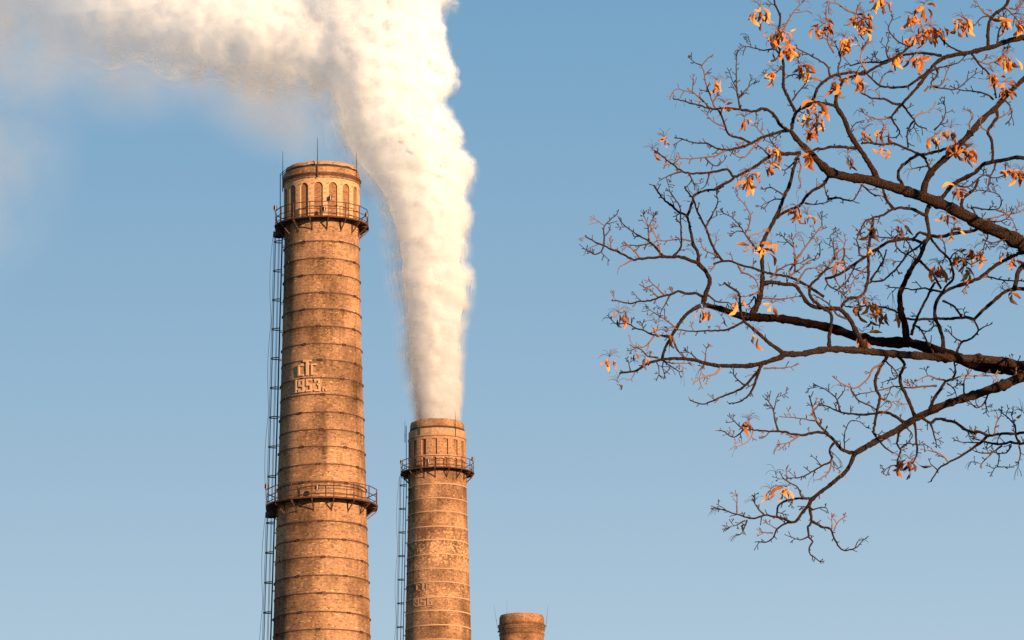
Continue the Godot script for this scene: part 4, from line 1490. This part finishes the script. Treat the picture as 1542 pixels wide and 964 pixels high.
	b(2.4, 1, [1407, 98, 1412, 112, 1402, 124, 1403, 130, 1420, 133, 1440, 134, 1456, 122, 1470, 110], 1.0)
	b(2.2, 1, [1392, 138, 1400, 130, 1417, 128, 1424, 114, 1430, 100])
	b(2.2, 1, [1496, 150, 1486, 142, 1470, 138, 1450, 136, 1436, 132])
	b(2, 1, [1400, 250, 1386, 252, 1372, 255])
	b(2, 1, [1440, 278, 1452, 282, 1464, 278, 1480, 264, 1496, 268, 1512, 264, 1514, 250])
	b(2.4, 1, [1500, 243, 1496, 258, 1490, 268, 1488, 284])
	b(2.4, 1, [1381, 61, 1390, 46, 1386, 30, 1392, 14], 1.2)
	b(2, 1, [1340, 92, 1334, 76, 1338, 60], 1.2)
	b(2.2, 1, [1306, 108, 1296, 92, 1298, 76, 1290, 60], 1.2)
	b(2.2, 1, [1268, 124, 1262, 104, 1266, 86, 1258, 66], 1.2)
	b(2.2, 1, [1370, 70, 1352, 62, 1338, 44, 1344, 28], 1.2)
	b(2.2, 1, [1290, 20, 1276, 16, 1262, 6, 1250, 4], 1.0)
	b(2.4, 1.2, [1298, 76, 1310, 54, 1306, 36, 1290, 20, 1296, 4])
	b(2.2, 1, [1290, 218, 1281, 200, 1286, 188, 1292, 184])
	b(2.2, 1, [1320, 216, 1322, 204, 1330, 196])
	b(2.4, 1, [1395, 113, 1408, 104, 1424, 100, 1444, 94, 1452, 86], 1.0)
	b(2, 1, [1325, 127, 1330, 114, 1338, 108], 1.2)


func lower_branches() -> void:
	b(4.2, 1, [1223, 752, 1218, 760, 1210, 770, 1202, 781, 1195, 787, 1178, 781, 1164, 778, 1151, 776, 1132, 781, 1118, 777, 1105, 773, 1079, 765])
	b(1.7, 0.8, [1110, 773, 1110, 748])
	b(2, 1, [1151, 776, 1140, 764, 1136, 756])
	b(1.8, 0.9, [1125, 783, 1118, 802, 1112, 806])
	b(1.6, 0.7, [1122, 784, 1110, 790, 1098, 794])
	b(2.5, 1, [1192, 787, 1186, 787, 1170, 797, 1164, 810, 1153, 817, 1141, 816])
	b(1.8, 0.9, [1164, 803, 1148, 802])
	b(1.5, 0.8, [1170, 796, 1156, 789])
	b(2.5, 1.8, [1222, 751, 1200, 751, 1183, 755, 1172, 762, 1170, 778])
	b(2.4, 1, [1221, 751, 1207, 748, 1202, 735, 1186, 725, 1178, 719])
	b(1.4, 0.7, [1186, 722, 1184, 708])
	b(4.2, 1, [1221, 754, 1219, 762, 1222, 786, 1217, 794, 1218, 808, 1224, 816, 1218, 826, 1221, 835, 1234, 845])
	b(1.9, 0.9, [1218, 808, 1205, 813, 1191, 809])
	b(3, 1, [1222, 785, 1237, 793, 1251, 797, 1256, 810, 1264, 824, 1272, 829, 1291, 824, 1299, 813])
	b(1.8, 0.9, [1253, 796, 1253, 781])
	b(1.7, 0.8, [1256, 799, 1262, 786, 1270, 780])
	b(1.8, 0.9, [1222, 768, 1237, 764, 1245, 765])
	b(4.6, 1, [1286, 682, 1270, 679, 1259, 667, 1245, 654, 1229, 651, 1210, 655, 1194, 654, 1178, 650, 1162, 650, 1140, 648, 1121, 648, 1105, 659, 1092, 651, 1082, 648])
	b(2.8, 1.3, [1247, 654, 1232, 638, 1226, 622, 1221, 605, 1218, 596], 1.1)
	b(1.7, 0.8, [1227, 634, 1210, 631, 1196, 629, 1182, 628])
	b(2.3, 1, [1172, 649, 1167, 632, 1164, 616, 1156, 603])
	b(1.4, 0.8, [1165, 618, 1168, 606, 1170, 598])
	b(1.8, 0.9, [1121, 648, 1110, 639, 1104, 632])
	b(1.4, 0.6, [1135, 649, 1127, 665, 1110, 673], 0.5)
	b(2, 0.9, [1203, 656, 1189, 666, 1176, 669])
	b(2.7, 1, [1256, 667, 1249, 678, 1252, 693, 1237, 702, 1224, 710, 1205, 719, 1189, 720])
	b(2, 1, [1252, 694, 1249, 710, 1234, 722])
	b(1.5, 0.8, [1237, 702, 1229, 692])
	b(1.5, 0.8, [1272, 678, 1272, 654, 1280, 635, 1294, 635, 1305, 644], 0.5)
	b(4.2, 1.2, [1363, 638, 1348, 627, 1332, 621, 1315, 623, 1293, 624, 1267, 621, 1250, 614, 1234, 608])
	b(1.9, 0.8, [1265, 620, 1260, 601, 1245, 588, 1231, 581])
	b(1.6, 0.8, [1261, 602, 1272, 588])
	b(2.1, 1, [1243, 650, 1230, 634, 1223, 619, 1228, 606])
	b(4.2, 2.6, [1337, 536, 1328, 549, 1319, 569, 1319, 584, 1325, 599, 1321, 619, 1318, 636, 1315, 651], 0.7)
	b(2.6, 1.4, [1315, 651, 1323, 662, 1331, 672, 1345, 682])
	b(2.2, 1.1, [1329, 547, 1315, 555, 1308, 569, 1293, 582, 1282, 584, 1267, 577, 1257, 569])
	b(2, 1.4, [1282, 584, 1282, 588, 1293, 603, 1308, 610, 1319, 616])
	b(2.1, 1, [1411, 581, 1391, 582, 1365, 584, 1348, 582, 1324, 588, 1293, 594])
	b(1.8, 1, [1334, 544, 1348, 558, 1351, 569, 1336, 573])
	b(5, 3.4, [1379, 630, 1374, 616, 1365, 597, 1357, 579, 1356, 564, 1362, 549, 1352, 536], 0.6)
	b(2, 1, [1325, 598, 1341, 606, 1341, 614, 1330, 621])
	b(4.6, 2.8, [1400, 619, 1402, 614, 1406, 601, 1417, 586, 1424, 575, 1435, 571], 0.6)
	b(2.6, 1.6, [1435, 571, 1439, 560, 1437, 545])
	b(2, 0.9, [1424, 573, 1411, 571, 1398, 566, 1382, 573])
	b(1.8, 0.8, [1437, 571, 1450, 566, 1467, 566, 1498, 566])
	b(1.8, 0.9, [1426, 577, 1437, 586, 1440, 597])
	b(2, 1.1, [1452, 598, 1452, 575, 1459, 558, 1461, 548])
	b(2.2, 1, [1489, 588, 1483, 606, 1471, 614, 1456, 601])
	b(1.5, 0.8, [1484, 604, 1485, 622])
	b(3, 1.4, [1542, 567, 1528, 562, 1520, 553, 1517, 542])
	b(2.2, 1, [1530, 563, 1531, 550, 1534, 542])
	b(3.2, 3.2, [1386, 628, 1401, 637, 1410, 631, 1424, 633, 1439, 637, 1451, 645, 1464, 651, 1476, 651, 1488, 656], 1.0)
	b(4.5, 3, [1690, 620, 1600, 640, 1542, 651, 1530, 654, 1513, 653, 1499, 655, 1488, 657], 0.9)
	b(4.5, 2.4, [1680, 640, 1600, 662, 1542, 668, 1534, 668, 1522, 666, 1507, 669, 1493, 667, 1478, 664], 0.9)
	b(3, 1, [1536, 668, 1530, 657, 1529, 641, 1522, 633, 1509, 622])
	b(1.7, 0.8, [1528, 641, 1523, 624])
	b(3.6, 1.4, [1486, 657, 1478, 666, 1461, 678, 1449, 686, 1430, 696, 1420, 701, 1412, 709, 1402, 725], 0.6)
	b(1.9, 1, [1428, 696, 1420, 686, 1405, 680, 1393, 678])
	b(1.6, 0.9, [1412, 708, 1402, 699])
	b(2, 1, [1478, 664, 1466, 660, 1468, 652])
	b(1.8, 0.8, [1476, 667, 1455, 666, 1449, 666, 1440, 663])
	b(2.1, 1, [1509, 671, 1493, 682, 1478, 682, 1468, 680])
	b(1.8, 0.9, [1494, 682, 1484, 692, 1478, 699])
	b(2.1, 1, [1523, 671, 1515, 682, 1497, 682])
	b(1.7, 0.9, [1505, 682, 1502, 703, 1494, 705])
	b(1.5, 0.8, [1502, 703, 1520, 704])
	b(1.9, 1, [1534, 671, 1537, 682, 1535, 694])
	b(1.9, 0.9, [1497, 656, 1501, 637, 1508, 624])
	b(3.1, 1.4, [1377, 635, 1379, 655, 1381, 676, 1379, 689, 1370, 701])
	b(2.7, 1.4, [1355, 648, 1351, 668, 1356, 678, 1352, 693, 1351, 701])
	b(1.9, 0.8, [1356, 676, 1366, 668, 1379, 670, 1393, 670])
	b(1.9, 1, [1363, 642, 1374, 655, 1366, 668])
	b(1.6, 0.8, [1350, 701, 1341, 702, 1332, 709])
	b(2.5, 1, [1401, 637, 1405, 649, 1410, 668])


func seeds() -> void:
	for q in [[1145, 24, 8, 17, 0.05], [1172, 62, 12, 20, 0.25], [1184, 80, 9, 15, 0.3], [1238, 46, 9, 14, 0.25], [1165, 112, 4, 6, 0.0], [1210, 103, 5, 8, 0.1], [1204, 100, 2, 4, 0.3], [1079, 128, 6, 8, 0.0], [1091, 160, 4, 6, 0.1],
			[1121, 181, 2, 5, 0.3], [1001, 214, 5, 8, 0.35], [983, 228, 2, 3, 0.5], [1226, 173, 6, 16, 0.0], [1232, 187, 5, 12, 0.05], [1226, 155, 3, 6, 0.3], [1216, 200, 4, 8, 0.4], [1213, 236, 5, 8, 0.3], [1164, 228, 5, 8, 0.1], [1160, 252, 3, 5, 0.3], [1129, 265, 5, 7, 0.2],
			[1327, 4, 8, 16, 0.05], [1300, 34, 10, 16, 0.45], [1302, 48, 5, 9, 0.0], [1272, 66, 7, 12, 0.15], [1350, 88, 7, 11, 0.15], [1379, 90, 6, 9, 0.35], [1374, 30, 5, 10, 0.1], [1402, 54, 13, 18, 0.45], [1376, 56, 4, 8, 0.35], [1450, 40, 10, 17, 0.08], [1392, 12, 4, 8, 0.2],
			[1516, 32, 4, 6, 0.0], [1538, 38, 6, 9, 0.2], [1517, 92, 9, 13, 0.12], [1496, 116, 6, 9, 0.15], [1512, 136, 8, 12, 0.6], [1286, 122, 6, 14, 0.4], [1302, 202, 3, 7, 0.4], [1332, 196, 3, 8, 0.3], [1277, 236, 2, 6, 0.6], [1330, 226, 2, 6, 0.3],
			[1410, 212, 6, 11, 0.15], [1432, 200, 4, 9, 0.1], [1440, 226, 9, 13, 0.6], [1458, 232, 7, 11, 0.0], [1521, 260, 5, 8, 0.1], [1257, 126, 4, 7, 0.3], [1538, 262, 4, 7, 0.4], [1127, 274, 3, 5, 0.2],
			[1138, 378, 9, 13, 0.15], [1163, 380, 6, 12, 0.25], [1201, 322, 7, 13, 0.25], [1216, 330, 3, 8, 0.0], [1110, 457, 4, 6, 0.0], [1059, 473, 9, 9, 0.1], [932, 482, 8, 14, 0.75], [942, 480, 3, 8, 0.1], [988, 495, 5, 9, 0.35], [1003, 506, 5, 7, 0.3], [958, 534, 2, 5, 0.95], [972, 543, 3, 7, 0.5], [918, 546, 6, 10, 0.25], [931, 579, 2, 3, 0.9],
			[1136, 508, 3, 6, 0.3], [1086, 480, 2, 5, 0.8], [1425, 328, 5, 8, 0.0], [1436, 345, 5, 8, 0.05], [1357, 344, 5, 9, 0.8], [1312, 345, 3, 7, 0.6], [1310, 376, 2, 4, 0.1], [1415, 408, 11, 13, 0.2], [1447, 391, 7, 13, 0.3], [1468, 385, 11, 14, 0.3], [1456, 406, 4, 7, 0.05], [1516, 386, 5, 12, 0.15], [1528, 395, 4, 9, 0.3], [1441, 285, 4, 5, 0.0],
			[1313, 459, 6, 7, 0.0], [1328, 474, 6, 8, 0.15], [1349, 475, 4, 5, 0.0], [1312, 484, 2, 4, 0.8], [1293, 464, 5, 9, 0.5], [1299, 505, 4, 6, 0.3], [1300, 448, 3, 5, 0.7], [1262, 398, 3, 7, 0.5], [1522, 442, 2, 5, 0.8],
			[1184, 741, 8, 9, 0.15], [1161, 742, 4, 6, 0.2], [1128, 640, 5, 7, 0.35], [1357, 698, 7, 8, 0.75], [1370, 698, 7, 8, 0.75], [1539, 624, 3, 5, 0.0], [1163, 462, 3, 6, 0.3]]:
		bunch(q[0], q[1], q[2], q[3], q[4])
